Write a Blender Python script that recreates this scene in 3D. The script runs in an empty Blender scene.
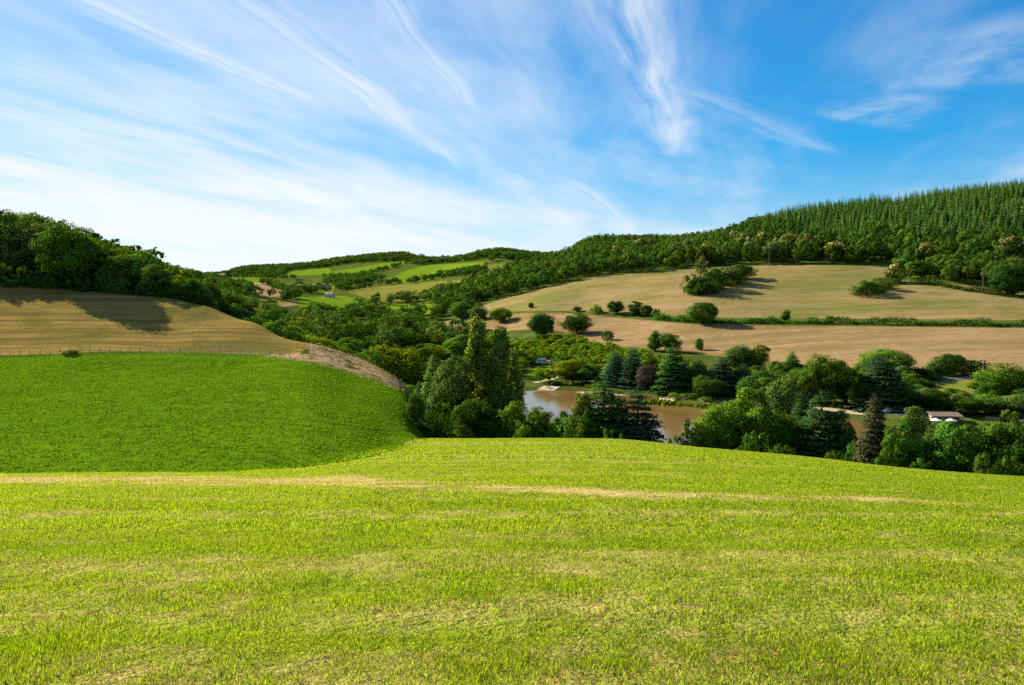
import bpy, math, random
import numpy as np
from mathutils import Vector

rng = np.random.default_rng(7)
random.seed(7)
SC = bpy.context.scene
COL = SC.collection
F = 804.0      # focal length in pixels of the 1024 px wide frame
HOR = 290.0    # eye level row
CX = 512.0

# ------------------------------------------------------------------ camera
cam = bpy.data.cameras.new("camera")
camo = bpy.data.objects.new("camera", cam)
COL.objects.link(camo)
camo.location = (0, 0, 0)
camo.rotation_euler = (math.radians(90), 0, 0)
cam.sensor_width = 36.0
cam.lens = F / 1024 * 36.0
cam.shift_y = -(342.5 - HOR) / 1024.0
cam.clip_start = 0.1
cam.clip_end = 20000
SC.camera = camo

# ------------------------------------------------------------------ numpy helpers
def smooth(a, b, x):
    t = np.clip((np.asarray(x, float) - a) / (b - a), 0, 1)
    return t * t * (3 - 2 * t)

_lat = np.random.default_rng(99).random((256, 256))
def vnoise(x, y):
    x = np.asarray(x, float); y = np.asarray(y, float)
    xi = np.floor(x).astype(int); yi = np.floor(y).astype(int)
    fx = x - xi; fy = y - yi
    fx = fx * fx * (3 - 2 * fx); fy = fy * fy * (3 - 2 * fy)
    a = _lat[xi & 255, yi & 255]; b = _lat[(xi + 1) & 255, yi & 255]
    c = _lat[xi & 255, (yi + 1) & 255]; d = _lat[(xi + 1) & 255, (yi + 1) & 255]
    return (a * (1 - fx) + b * fx) * (1 - fy) + (c * (1 - fx) + d * fx) * fy

def fbm(x, y, o=4):
    s = 0; a = 0.5; t = 0
    for i in range(o):
        s = s + a * vnoise(x * 2 ** i + 17.3 * i, y * 2 ** i + 9.1 * i); t += a; a *= 0.5
    return s / t

def pchip(xk, yk, x):
    """xk (n,), yk (n,m) -> (len(x), m)"""
    xk = np.asarray(xk, float); yk = np.asarray(yk, float)
    if yk.ndim == 1: yk = yk[:, None]
    h = np.diff(xk)[:, None]; d = np.diff(yk, axis=0) / h
    m = np.zeros_like(yk)
    w1 = 2 * h[1:] + h[:-1]; w2 = h[1:] + 2 * h[:-1]
    ok = d[1:] * d[:-1] > 0
    with np.errstate(divide='ignore', invalid='ignore'):
        hm = (w1 + w2) / (w1 / d[:-1] + w2 / d[1:])
    m[1:-1] = np.where(ok, hm, 0)
    m[0] = d[0]; m[-1] = d[-1]
    x = np.clip(x, xk[0], xk[-1])
    i = np.clip(np.searchsorted(xk, x) - 1, 0, len(xk) - 2)
    hh = h[i]; t = ((x - xk[i])[:, None]) / hh
    t2 = t * t; t3 = t2 * t
    return ((2*t3-3*t2+1)*yk[i] + (t3-2*t2+t)*hh*m[i] + (-2*t3+3*t2)*yk[i+1] + (t3-t2)*hh*m[i+1])

# ------------------------------------------------------------------ terrain heights
# for some directions from the viewpoint: (distance, image row of bare ground) or (distance, 'z', height)
def P(*a):
    out = [(1, -2.15), (10, -3.5)]
    for Y, v in a:
        out.append((Y, -(v - HOR) / F * Y) if v > 170 else (Y, v))
    return out
COLS = {
 -400: P((20,-4.8),(30,-6.5),(40,-8),(70,-13),(100,-13),(140,-11),(170,-8),(230,0),(290,12),(350,22),(450,38),(600,50),(1000,60),(4500,60)),
 0:   P((20,-5.0),(30,478),(40,474),(70,474),(100,425),(140,380),(163,356),(184,320),(205,284),(225,4.5),(290,9),(350,14),(450,26),(600,32),(1000,45),(2000,40),(4500,40)),
 100: P((20,-5.0),(30,479),(40,473),(70,472),(100,425),(140,380),(163,353),(183,321),(202,293),(225,1),(290,2),(350,4),(500,5),(900,38),(1200,30),(2000,30),(4500,40)),
 165: P((20,-5.0),(30,480),(40,473),(70,471),(100,425),(140,380),(163,354),(182,324),(199,298),(215,-3),(290,-5),(360,-7),(600,-2),(900,14),(1500,24),(2000,26),(4500,40)),
 200: P((20,-5.0),(30,480),(40,473),(70,470),(100,425),(140,380),(162,354.5),(179,327),(194,304.5),(210,-6.5),(290,-11),(360,-12),(600,-5),(900,3),(1500,22),(2000,26),(4500,40)),
 250: P((20,-5.0),(30,480),(40,473),(66,468),(72,468),(104,420),(144,376),(162,354.5),(173,338),(184,321.5),(202,-13),(290,-23),(400,-24),(600,-15),(800,-4),(1000,2),(1500,19),(2000,40),(2500,62),(4500,40)),
 300: P((20,-5.0),(30,480),(42,472),(62,466),(78,466),(110,412),(146,372),(163,354),(174,342),(200,-22),(300,-33),(400,-33),(600,-25),(800,-10),(1100,0),(1500,15),(2000,42),(2600,72),(4500,60)),
 350: P((20,-5.0),(30,479),(46,464),(70,456),(90,452),(115,415),(150,379),(163,367),(176,356),(198,-23),(240,-32),(300,-35),(400,-35),(600,-28),(800,-15),(1050,-3),(1400,13),(1900,42),(2300,80),(2550,94),(4500,60)),
 400: P((20,-5.0),(30,478),(50,456),(80,446),(97,-19.8),(115,-20.2),(145,397),(158,390),(172,382),(196,-29),(235,-36),(300,-36),(450,-36),(600,-30),(800,-20),(1000,-5),(1200,7),(1600,25),(1900,50),(2100,72),(2400,100),(4500,60)),
 430: P((20,-5.0),(30,478),(50,456),(80,445),(106,439),(125,-24),(150,-25.5),(175,-28),(200,-32),(240,-36),(300,-36),(450,-35.5),(600,-29),(800,-16),(1000,-2),(1200,11),(1600,29),(1900,58),(2200,84),(4500,60)),
 500: P((20,-5.0),(30,477),(50,456),(80,444),(105,440),(140,-31),(170,-34.5),(200,-35),(300,-35),(350,-35.5),(450,-34),(550,-28),(650,-15),(750,-7),(900,10),(1100,22),(1400,36),(1800,80),(2500,60),(4500,40)),
 545: P((20,-5.0),(30,477),(50,456),(80,444),(108,440),(140,-31),(165,-36.5),(180,-38),(280,-38),(296,-35.6),(340,-35.2),(430,-33),(540,-23),(600,-12),(730,1),(900,18),(1100,30),(1400,42),(1700,66),(2500,60),(4500,40)),
 600: P((20,-5.0),(30,478),(50,457),(80,445),(110,440),(140,-31),(165,-37),(180,-38),(268,-38),(284,-35.5),(340,-35),(400,-33),(450,-30),(520,-21.5),(540,-17),(620,-6),(720,9),(850,25),(1000,42),(1300,70),(1800,66),(4500,40)),
 700: P((20,-5.1),(30,480),(50,460),(80,452),(110,449),(140,-32),(165,-37),(180,-38),(242,-38),(256,-35.3),(300,-35),(350,-34),(400,-31),(480,-19.5),(550,-8),(650,8),(720,17),(850,37),(1000,54),(1100,60),(1300,64),(4500,40)),
 800: P((20,-5.2),(30,482),(50,466),(80,460),(105,457),(140,-33),(165,-37),(180,-38),(226,-38),(240,-35.2),(280,-34.5),(330,-31),(400,-25.5),(470,-19),(560,-5),(650,11),(690,18),(800,45),(950,85),(1020,92),(1200,88),(4500,50)),
 900: P((20,-5.3),(30,486),(50,474),(80,470),(100,468),(130,-32),(155,-37),(170,-38),(207,-38),(220,-35),(260,-34),(285,-32.3),(310,-30),(330,-28.5),(460,-18),(540,-5),(600,5),(640,12),(750,48),(900,90),(1000,105),(1200,100),(4500,60)),
 1024:P((20,-5.4),(30,492),(50,481),(80,478),(95,477),(125,-32),(150,-35.5),(200,-35.5),(230,-34),(270,-31),(300,-29),(450,-17.5),(540,-4),(570,2),(650,32),(800,84),(950,116),(1010,122),(1200,120),(4500,80)),
 1400:P((20,-5.6),(30,-8.3),(50,-12.5),(80,-19.5),(95,-24),(125,-33),(150,-36),(200,-35),(230,-34),(270,-31),(300,-29),(450,-17),(540,-1),(570,6),(650,36),(800,92),(1000,138),(1200,140),(4500,100)),
}
TU = np.linspace(-1.2, 1.2, 601)
TS = np.linspace(math.log(11.0), math.log(4510.0), 1000)
_ck = sorted(COLS)
_cz = np.array([pchip(np.log(np.array([a for a, _ in COLS[k]]) + 10.0), np.array([b for _, b in COLS[k]]), TS)[:, 0] for k in _ck])
TZ = pchip(np.array([(k - CX) / F for k in _ck]), _cz, TU)      # (u, s)

def ground_z(x, y):
    x = np.asarray(x, float); y = np.asarray(y, float)
    yy = np.maximum(y, 1.0)
    u = np.clip(x / np.maximum(yy, 8.0), -1.2, 1.2)
    iu = (u + 1.2) / 2.4 * 600; a = np.clip(np.floor(iu).astype(int), 0, 599); fa = iu - a
    js = np.clip((np.log(yy + 10) - TS[0]) / (TS[-1] - TS[0]) * 999, 0, 999); b = np.clip(np.floor(js).astype(int), 0, 998); fb = js - b
    z = (TZ[a, b]*(1-fa) + TZ[a+1, b]*fa)*(1-fb) + (TZ[a, b+1]*(1-fa) + TZ[a+1, b+1]*fa)*fb
    near = -2.0 - 0.15 * y - 0.004 * x
    k = smooth(12, 22, y)
    z = near * (1 - k) + z * k
    z = z + (fbm(x * 0.35, y * 0.35, 2) - 0.5) * 0.12 * smooth(60, 15, y)
    z = z + (fbm(x * 0.03, y * 0.03, 3) - 0.5) * 1.2 * smooth(60, 180, y) * smooth(-30, -20, z + 2.5 * (z > -34))
    return z

def gz(x, y): return float(ground_z(np.array([x]), np.array([y]))[0])
def xof(px, Y): return (px - CX) / F * Y
def at(px, Y):
    x = xof(px, Y); return x, Y, gz(x, Y)
def hit(px, py, y0, y1):
    """distance at which the ground is seen at that row, between y0 and y1"""
    ys = np.linspace(y0, y1, 600); xs = (px - CX) / F * ys
    rows = HOR - F * ground_z(xs, ys) / ys
    i = int(np.argmin(np.abs(rows - py)))
    return float(ys[i])

# ------------------------------------------------------------------ fields (outlines as seen, laid on the ground within a distance range)
FIELDS = [
 # kind, y range, polygon
 ('crop',   (52, 178),  [(-600,352),(0,357),(60,355),(100,353),(200,354),(260,356),(300,360),(330,366),(370,378),(408,391),(416,405),(420,425),(429,441),(380,458),(330,470),(330,520),(-600,520)]),
 ('stubble',(146, 222), [(-600,120),(0,281),(60,288),(165,299),(165,288),(200,300),(250,318),(318,343),(321,348),(303,357),(260,354.5),(200,352.5),(100,351.5),(60,353.5),(0,355.5),(-600,351)]),
 ('dirt',   (140, 205), [(255,356),(300,353),(314,341),(340,343),(366,352),(404,374),(424,386),(410,394),(370,381),(330,368),(300,362)]),
 ('tan',    (440, 760), [(450,316),(520,294),(600,276),(700,268),(760,265),(895,265),(897,280),(960,284),(1030,295),(1500,305),(1500,320),(1024,320),(900,319),(700,317.5),(620,313),(570,311),(520,311)]),
 ('tanlow', (290, 660), [(430,323),(490,314),(560,312.5),(620,318),(700,325),(1024,328),(1500,328),(1500,385),(1024,374),(985,378),(940,376),(850,368),(760,362),(700,354),(650,348),(600,346),(575,334),(545,329),(500,331),(455,332)]),
 ('lime',   (850, 1700),[(222,273.5),(262,277),(268,284.5),(222,282)]),
 ('lime',   (1200,2600),[(290,271),(330,268),(332,274),(286,276.5)]),
 ('lime',   (700, 1300),[(298,279),(338,281),(332,293),(302,290)]),
 ('lime',   (1300,2130),[(328,272.5),(365,266),(420,256.5),(428,258),(400,265),(345,278)]),
 ('lime',   (1100,2100),[(380,283),(402,272),(425,265.5),(484,262),(488,264),(470,271),(440,276),(410,283)]),
 ('lime',   (420, 640), [(350,326),(362,318),(375,330),(378,342),(365,342)]),
 ('lime',   (292, 372), [(522,376),(532,366),(548,365),(558,373),(548,381)]),
 ('lime',   (150, 235), [(410,392),(470,380),(470,440),(420,425)]),
 ('lime',   (560, 1000), [(296,297),(345,296),(376,304),(345,313),(300,309)]),
 ('lime',   (520, 900), [(376,304),(430,304),(440,312),(400,318),(372,312)]),
 ('gold',   (560, 900), [(236,300),(276,299),(290,306),(260,309),(238,308)]),
 ('gold',   (850, 1400),[(346,291),(400,284),(440,281),(484,279),(470,288),(445,297),(380,303)]),
 ('gold',   (1050,1700),[(478,266),(505,263.5),(548,264),(542,270),(492,271)]),
 ('gold',   (430, 620), [(405,325),(440,320),(480,322),(500,330),(480,338),(430,336)]),
 ('gold',   (228, 300), [(905,385),(950,379),(1060,377),(1060,396),(990,399),(930,401)]),
 ('pink',   (780, 1400),[(226,283),(262,282),(292,284),(296,295),(262,298)]),
 ('pink',   (600, 900), [(278,303),(296,301),(298,305),(282,307)]),
]
KINDS = ['meadow', 'crop', 'stubble', 'dirt', 'tan', 'tanlow', 'lime', 'gold', 'pink']
MEX = np.array([-600, 0, 200, 320, 370, 400, 430, 560, 700, 800, 900, 1024, 1500.])
MEY = np.array([44, 46, 52, 62, 78, 100, 122, 128, 126, 121, 114, 108, 106.])

def poly_sdf(px, py, poly):
    poly = np.array(poly, float); n = len(poly)
    d2 = np.full(px.shape, 1e9); ins = np.zeros(px.shape, bool)
    for i in range(n):
        ax, ay = poly[i]; bx, by = poly[(i + 1) % n]
        ex, ey = bx - ax, by - ay
        t = np.clip(((px - ax) * ex + (py - ay) * ey) / (ex * ex + ey * ey + 1e-9), 0, 1)
        d2 = np.minimum(d2, (px - ax - t * ex) ** 2 + (py - ay - t * ey) ** 2)
        c = (ay > py) != (by > py)
        with np.errstate(divide='ignore', invalid='ignore'):
            xi = ax + (py - ay) * ex / (ey if abs(ey) > 1e-9 else 1e-9)
        ins ^= c & (px < xi)
    d = np.sqrt(d2)
    return np.where(ins, d, -d)

def field_sdf(x, y, z=None):
    x = np.asarray(x, float); y = np.asarray(y, float)
    if z is None: z = ground_z(x, y)
    yy = np.maximum(y, 1.0)
    px = CX + F * x / yy; py = HOR - F * z / yy
    out = {k: np.full(x.shape, -40.0) for k in KINDS}
    out['meadow'] = np.clip((np.interp(px, MEX, MEY) - y) * 1.2, -40, 40)
    out['meadow'][y < 20] = 40
    for kind, (y0, y1), poly in FIELDS:
        pa = np.array(poly)
        m = (y > y0) & (y < y1) & (px > pa[:, 0].min() - 30) & (px < pa[:, 0].max() + 30) & (py > pa[:, 1].min() - 30) & (py < pa[:, 1].max() + 30)
        if m.any():
            s = poly_sdf(px[m], py[m], poly)
            o = out[kind]; o[m] = np.maximum(o[m], s)
    return out

def in_field(x, y, tol=-1.0):
    s = field_sdf(x, y); r = np.zeros(np.shape(x), bool)
    for k in KINDS: r |= s[k] > tol
    return r

STX = np.array([-400, 0, 100, 200, 350, 450, 500, 700, 850, 1024, 1400.])
STY = np.array([477, 478.5, 480, 481, 483, 486, 489, 495, 500, 507, 520.])
def dryness(x, y):
    """how much dead straw lies in the mown meadow"""
    z = ground_z(x, y); yy = np.maximum(y, 1.0)
    px = CX + F * x / yy; py = HOR - F * z / yy
    xr = x + 0.08 * y; yr = y - 0.05 * x
    yw = yr + 0.35 * vnoise(xr * 0.12, yr * 0.2)
    kf = smooth(20, 40, y)
    n1 = vnoise(xr * 0.035 + 3, yw * 1.25); n2 = fbm(xr * 0.50, yw * 3.4, 3) * (1 - kf) + fbm(xr * 0.13, yw * 0.55, 4) * kf; n3 = fbm(x * 1.3, y * 1.8, 4)
    v = 0.34 * n1 + 0.36 * n2 + 0.30 * n3
    dry = smooth(0.42, 0.70, v) * (0.22 + 0.48 * smooth(0.38, 0.64, fbm(x * 3.4 + 4, y * 3.6, 3)))
    kn = smooth(10, 22, y); kq = smooth(35, 70, y)
    row = vnoise(xr * 0.05 + 7, yw * 1.15 + 3) * (1 - kn) + vnoise(xr * 0.035 + 2, yw * 0.52) * kn * (1 - kq) + vnoise(xr * 0.02 + 2, yw * 0.20) * kq
    dry = np.maximum(dry, 0.50 * smooth(0.60, 0.80, row) * smooth(0.36, 0.58, fbm(xr * 0.6, yw * 2.2, 3)))
    # windrow of cut hay left along the swale
    hw = np.interp(px, [0, 350, 500, 800, 1024], [5.5, 6.5, 5, 3.5, 3])
    st = np.interp(px, [0, 380, 480, 800, 1024], [1.0, 1.0, .8, .75, .5])
    wob = (fbm(x * 0.3, y * 0.2 + 2.2, 3) - 0.5) * 9
    band = np.exp(-((py - np.interp(px, STX, STY) - wob) / hw) ** 2) * st * (0.45 + 0.55 * smooth(0.32, 0.54, fbm(xr * 0.6, yw * 1.4, 4)))
    band = band * (y > 12) * (y < 60) * (px > -400)
    return np.clip(np.maximum(dry, band * 1.5), 0, 1)

# ------------------------------------------------------------------ materials
def mat(name):
    m = bpy.data.materials.new(name); m.use_nodes = True
    nt = m.node_tree; nt.nodes.clear()
    out = nt.nodes.new('ShaderNodeOutputMaterial')
    return m, nt, out

class NB:
    def __init__(s, nt): s.nt = nt
    def n(s, t, **kw):
        nd = s.nt.nodes.new(t)
        for k, v in kw.items(): setattr(nd, k, v)
        return nd
    def link(s, a, b): s.nt.links.new(a, b)
    def sock(s, v, inp):
        if isinstance(v, (int, float)): inp.default_value = v
        elif isinstance(v, tuple): inp.default_value = v if len(v) == len(inp.default_value) else (*v, 1)[:len(inp.default_value)]
        else: s.link(v, inp)
    def math(s, op, a, b=0.0, c=None, clamp=False):
        nd = s.n('ShaderNodeMath', operation=op, use_clamp=clamp)
        s.sock(a, nd.inputs[0]); s.sock(b, nd.inputs[1])
        if c is not None: s.sock(c, nd.inputs[2])
        return nd.outputs[0]
    def mix(s, f, a, b, blend='MIX'):
        nd = s.n('ShaderNodeMix', data_type='RGBA', blend_type=blend)
        s.sock(f, nd.inputs[0]); s.sock(a, nd.inputs[6]); s.sock(b, nd.inputs[7])
        return nd.outputs[2]
    def ss(s, v, a, b, lo=0.0, hi=1.0):
        nd = s.n('ShaderNodeMapRange', interpolation_type='SMOOTHSTEP')
        s.sock(v, nd.inputs[0])
        for i, q in zip((1, 2, 3, 4), (a, b, lo, hi)): s.sock(q, nd.inputs[i])
        return nd.outputs[0]
    def attr(s, name):
        return s.n('ShaderNodeAttribute', attribute_name=name).outputs['Fac']
    def noise(s, vec, scale, detail=4.0, rough=0.55, dist=0.0):
        nd = s.n('ShaderNodeTexNoise'); nd.inputs['Scale'].default_value = scale
        nd.inputs['Detail'].default_value = detail; nd.inputs['Roughness'].default_value = rough
        nd.inputs['Distortion'].default_value = dist
        if vec is not None: s.link(vec, nd.inputs['Vector'])
        return nd.outputs[0]
    def mapping(s, vec, scale=(1, 1, 1), rot=(0, 0, 0), loc=(0, 0, 0)):
        nd = s.n('ShaderNodeMapping'); s.link(vec, nd.inputs[0])
        nd.inputs['Scale'].default_value = scale; nd.inputs['Rotation'].default_value = rot; nd.inputs['Location'].default_value = loc
        return nd.outputs[0]

def foliage_mat(name, dark, light, tip=None, var=0.35, transl=0.34, hue=(1, 1, 1)):
    """leaf shader: colour varies from leaf to leaf and from tree to tree"""
    m, nt, out = mat(name); b = NB(nt)
    tint = b.attr('tint'); v = b.attr('var')
    oi = b.n('ShaderNodeObjectInfo').outputs['Random']
    r = b.math('FRACT', b.math('ADD', oi, v))
    r2 = b.math('FRACT', b.math('MULTIPLY', r, 7.31))
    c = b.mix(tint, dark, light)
    if tip is not None:
        c = b.mix(b.ss(b.attr('tip'), 0.3, 0.8), c, tip)
    br = b.math('MULTIPLY_ADD', r, 2 * var, 1 - var)
    c = b.mix(1.0, c, b.n('ShaderNodeCombineColor').outputs[0], 'MULTIPLY') if False else c
    cc = b.n('ShaderNodeCombineColor'); b.link(b.math('MULTIPLY', br, b.math('MULTIPLY_ADD', r2, 0.36, 0.80)), cc.inputs[0])
    b.link(br, cc.inputs[1]); b.link(b.math('MULTIPLY', br, b.math('MULTIPLY_ADD', r2, -0.5, 1.25)), cc.inputs[2])
    c = b.mix(1.0, c, cc.outputs[0], 'MULTIPLY')
    at_ = b.n('ShaderNodeAttribute', attribute_name='lobe')
    vt = b.n('ShaderNodeVectorTransform', vector_type='NORMAL', convert_from='OBJECT', convert_to='WORLD'); b.link(at_.outputs['Vector'], vt.inputs[0])
    gn = b.n('ShaderNodeNewGeometry').outputs['True Normal']
    va = b.n('ShaderNodeVectorMath', operation='MULTIPLY_ADD'); b.link(gn, va.inputs[0]); va.inputs[1].default_value = (.25, .25, .25); b.link(vt.outputs[0], va.inputs[2])
    nn = b.n('ShaderNodeVectorMath', operation='NORMALIZE'); b.link(va.outputs[0], nn.inputs[0])
    d = b.n('ShaderNodeBsdfDiffuse'); b.link(c, d.inputs[0]); b.link(nn.outputs[0], d.inputs['Normal'])
    t = b.n('ShaderNodeBsdfTranslucent'); b.link(b.mix(1.0, c, (1.25, 1.2, 0.4), 'MULTIPLY'), t.inputs[0]); b.link(nn.outputs[0], t.inputs['Normal'])
    ms = b.n('ShaderNodeMixShader'); ms.inputs[0].default_value = transl
    b.link(d.outputs[0], ms.inputs[1]); b.link(t.outputs[0], ms.inputs[2])
    b.link(ms.outputs[0], out.inputs[0])
    return m

def simple_mat(name, c1, c2, scale=3.0, rough=0.85, spec=0.2, metal=0.0, stretch=(1, 1, 1)):
    m, nt, out = mat(name); b = NB(nt)
    p = b.n('ShaderNodeBsdfPrincipled'); p.inputs['Roughness'].default_value = rough
    p.inputs['Specular IOR Level'].default_value = spec; p.inputs['Metallic'].default_value = metal
    tc = b.n('ShaderNodeTexCoord').outputs['Object']
    f = b.noise(b.mapping(tc, stretch), scale)
    b.link(b.mix(b.ss(f, 0.35, 0.65), c1, c2), p.inputs['Base Color'])
    b.link(p.outputs[0], out.inputs[0])
    return m

M = {}
M['bark'] = simple_mat('bark', (0.05, 0.037, 0.025), (0.13, 0.10, 0.075), 6, stretch=(3, 3, .6))
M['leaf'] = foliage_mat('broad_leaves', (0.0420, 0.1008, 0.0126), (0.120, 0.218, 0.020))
M['leaf_dark'] = foliage_mat('dark_leaves', (0.0280, 0.0700, 0.0112), (0.080, 0.155, 0.018), var=0.25)
M['leaf_bright'] = foliage_mat('bright_leaves', (0.0476, 0.1232, 0.0112), (0.122, 0.235, 0.020), var=0.15)
M['leaf_olive'] = foliage_mat('olive_leaves', (0.0700, 0.1190, 0.0224), (0.140, 0.215, 0.042), var=0.15)
M['leaf_young'] = foliage_mat('young_leaves', (0.1050, 0.1610, 0.0056), (0.210, 0.285, 0.010), var=0.25)
M['leaf_chestnut'] = foliage_mat('chestnut_leaves', (0.0364, 0.0700, 0.0112), (0.09, 0.14, 0.016), tip=(0.46, 0.38, 0.14), var=0.2)
M['leaf_copper'] = foliage_mat('copper_leaves', (0.0490, 0.0350, 0.0308), (0.12, 0.085, 0.06), var=0.1)
M['needle'] = foliage_mat('spruce_needles', (0.0252, 0.0756, 0.0168), (0.110, 0.205, 0.032), var=0.36, transl=0.18)
M['leaf_poplar'] = foliage_mat('poplar_leaves', (0.1050, 0.1680, 0.0252), (0.250, 0.340, 0.055), var=0.12)
M['needle_dark'] = foliage_mat('dark_fir_needles', (0.0140, 0.0392, 0.0112), (0.055, 0.100, 0.020), var=0.15, transl=0.18)
M['needle_blue'] = foliage_mat('cedar_needles', (0.0196, 0.0504, 0.0238), (0.062, 0.112, 0.046), var=0.2, transl=0.15)
M['needle_brown'] = foliage_mat('brown_needles', (0.0308, 0.0336, 0.0168), (0.085, 0.080, 0.032), var=0.1, transl=0.12)

# ------------------------------------------------------------------ mesh helpers
def mesh_np(name, verts, loops, starts, totals, mats, attrs=None, matidx=None, smooth_=False):
    me = bpy.data.meshes.new(name)
    verts = np.asarray(verts, np.float32).reshape(-1, 3)
    me.vertices.add(len(verts)); me.vertices.foreach_set('co', verts.ravel())
    me.loops.add(len(loops)); me.loops.foreach_set('vertex_index', np.asarray(loops, np.int32))
    me.polygons.add(len(starts)); me.polygons.foreach_set('loop_start', np.asarray(starts, np.int32))
    me.polygons.foreach_set('loop_total', np.asarray(totals, np.int32))
    for m in mats: me.materials.append(m)
    if matidx is not None: me.polygons.foreach_set('material_index', np.asarray(matidx, np.int32))
    if smooth_: me.polygons.foreach_set('use_smooth', np.ones(len(starts), bool))
    me.update(calc_edges=True)
    for k, (dom, arr) in (attrs or {}).items():
        arr = np.asarray(arr, np.float32)
        if arr.ndim == 2:
            a = me.attributes.new(k, 'FLOAT_VECTOR', dom); a.data.foreach_set('vector', arr.ravel())
        else:
            a = me.attributes.new(k, 'FLOAT', dom); a.data.foreach_set('value', arr.ravel())
    return me

def quads_mesh(name, Q, m, attrs=None):
    n = len(Q)
    return mesh_np(name, Q.reshape(-1, 3), np.arange(n * 4), np.arange(n) * 4, np.full(n, 4), [m], {k: ('FACE', v) for k, v in (attrs or {}).items()})

def link(name, me, parent=None, loc=None):
    o = bpy.data.objects.new(name, me); COL.objects.link(o)
    if parent is not None: o.parent = parent
    if loc is not None: o.location = loc
    return o

def tag(o, label=None, cat=None, group=None, kind=None):
    if label: o['label'] = label
    if cat: o['category'] = cat
    if group: o['group'] = group
    if kind: o['kind'] = kind
    return o

class MB:
    """collects simple solids into one mesh"""
    def __init__(s): s.v = []; s.f = []
    def add(s, v, f):
        b = len(s.v); s.v += [tuple(p) for p in v]; s.f += [tuple(i + b for i in q) for q in f]
    def box(s, x0, x1, y0, y1, z0, z1, tx=0.0, ty=0.0):
        v = [(x0,y0,z0),(x1,y0,z0),(x1,y1,z0),(x0,y1,z0),(x0+tx,y0+ty,z1),(x1-tx,y0+ty,z1),(x1-tx,y1-ty,z1),(x0+tx,y1-ty,z1)]
        s.add(v, [(3,2,1,0),(4,5,6,7),(0,1,5,4),(1,2,6,5),(2,3,7,6),(3,0,4,7)])
    def tube(s, pts, rads, n=6, cap=True):
        rings = []
        for i, (p, r) in enumerate(zip(pts, rads)):
            p = Vector(p); q = Vector(pts[min(i + 1, len(pts) - 1)]) - Vector(pts[max(i - 1, 0)])
            q = q.normalized() if q.length > 1e-9 else Vector((0, 0, 1))
            a = q.orthogonal().normalized() if abs(q.z) < 0.95 else Vector((1, 0, 0)); a = (a - q * a.dot(q)).normalized(); b = q.cross(a)
            rings.append([p + (a * math.cos(2*math.pi*k/n) + b * math.sin(2*math.pi*k/n)) * r for k in range(n)])
        v = [p for r in rings for p in r]; f = []
        for i in range(len(rings) - 1):
            for k in range(n):
                f.append((i*n+k, i*n+(k+1)%n, (i+1)*n+(k+1)%n, (i+1)*n+k))
        if cap:
            f.append(tuple(range(n - 1, -1, -1))); f.append(tuple((len(rings)-1)*n + k for k in range(n)))
        s.add(v, f)
    def prism(s, prof, y0, y1):
        n = len(prof)
        v = [(x, y0, z) for x, z in prof] + [(x, y1, z) for x, z in prof]
        f = [tuple(range(n)), tuple(range(2*n-1, n-1, -1))] + [(i, i+n, (i+1)%n+n, (i+1)%n) for i in range(n)]
        s.add(v, f)
    def mesh(s, name, m):
        me = bpy.data.meshes.new(name); me.from_pydata(s.v, [], s.f); me.materials.append(m); me.validate(); me.update()
        return me
    def build(s, name, m, parent=None, loc=None, bevel=0.0):
        me = s.mesh(name, m)
        if bevel:
            import bmesh
            bm = bmesh.new(); bm.from_mesh(me); bmesh.ops.recalc_face_normals(bm, faces=bm.faces)
            bmesh.ops.bevel(bm, geom=list(bm.edges), offset=bevel, segments=2, affect='EDGES', clamp_overlap=True)
            bm.to_mesh(me); bm.free()
        return link(name, me, parent, loc)

# ------------------------------------------------------------------ tree shapes (height 1, foot at the origin)
def leaf_quads(pos, nrm, size, asp, g):
    n = len(pos)
    nrm = nrm / (np.linalg.norm(nrm, axis=1, keepdims=True) + 1e-9)
    r = g.normal(size=(n, 3)); a = np.cross(nrm, r); a /= (np.linalg.norm(a, axis=1, keepdims=True) + 1e-9)
    b = np.cross(nrm, a)
    s = np.asarray(size).reshape(-1, 1) * (0.7 + 0.6 * g.random((n, 1)))
    k = s * asp
    Q = np.stack([pos + a * s * 0.5, pos + b * k * 0.5, pos - a * s * 0.5, pos - b * k * 0.5], 1)
    Q += nrm[:, None, :] * (g.random((n, 4, 1)) - 0.5) * s[:, None, :] * 0.35
    return Q

def unit(v): return v / (np.linalg.norm(v, axis=1, keepdims=True) + 1e-9)

def rdir(g, n):
    v = g.normal(size=(n, 3)); return v / np.linalg.norm(v, axis=1, keepdims=True)

def limbs(tips, g, h0, r0, top):
    mb = MB(); pts = [(0, 0, 0)]; rad = [r0 * 1.35]
    k = 5
    for i in range(1, k + 1):
        t = i / k; pts.append((g.normal() * 0.008, g.normal() * 0.008, top * t)); rad.append(r0 * (1 - 0.75 * t))
    mb.tube(pts, rad, 7)
    for c in tips:
        z0 = h0 + (c[2] - h0) * 0.35 * g.random(); z0 = min(max(z0, h0), top * 0.9)
        p0 = np.array([0, 0, z0]); mid = p0 * 0.5 + c * 0.5 + np.array([0, 0, 0.03]); 
        mb.tube([p0, mid, c], [r0 * 0.45, r0 * 0.28, r0 * 0.08], 5, False)
    return mb

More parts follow.
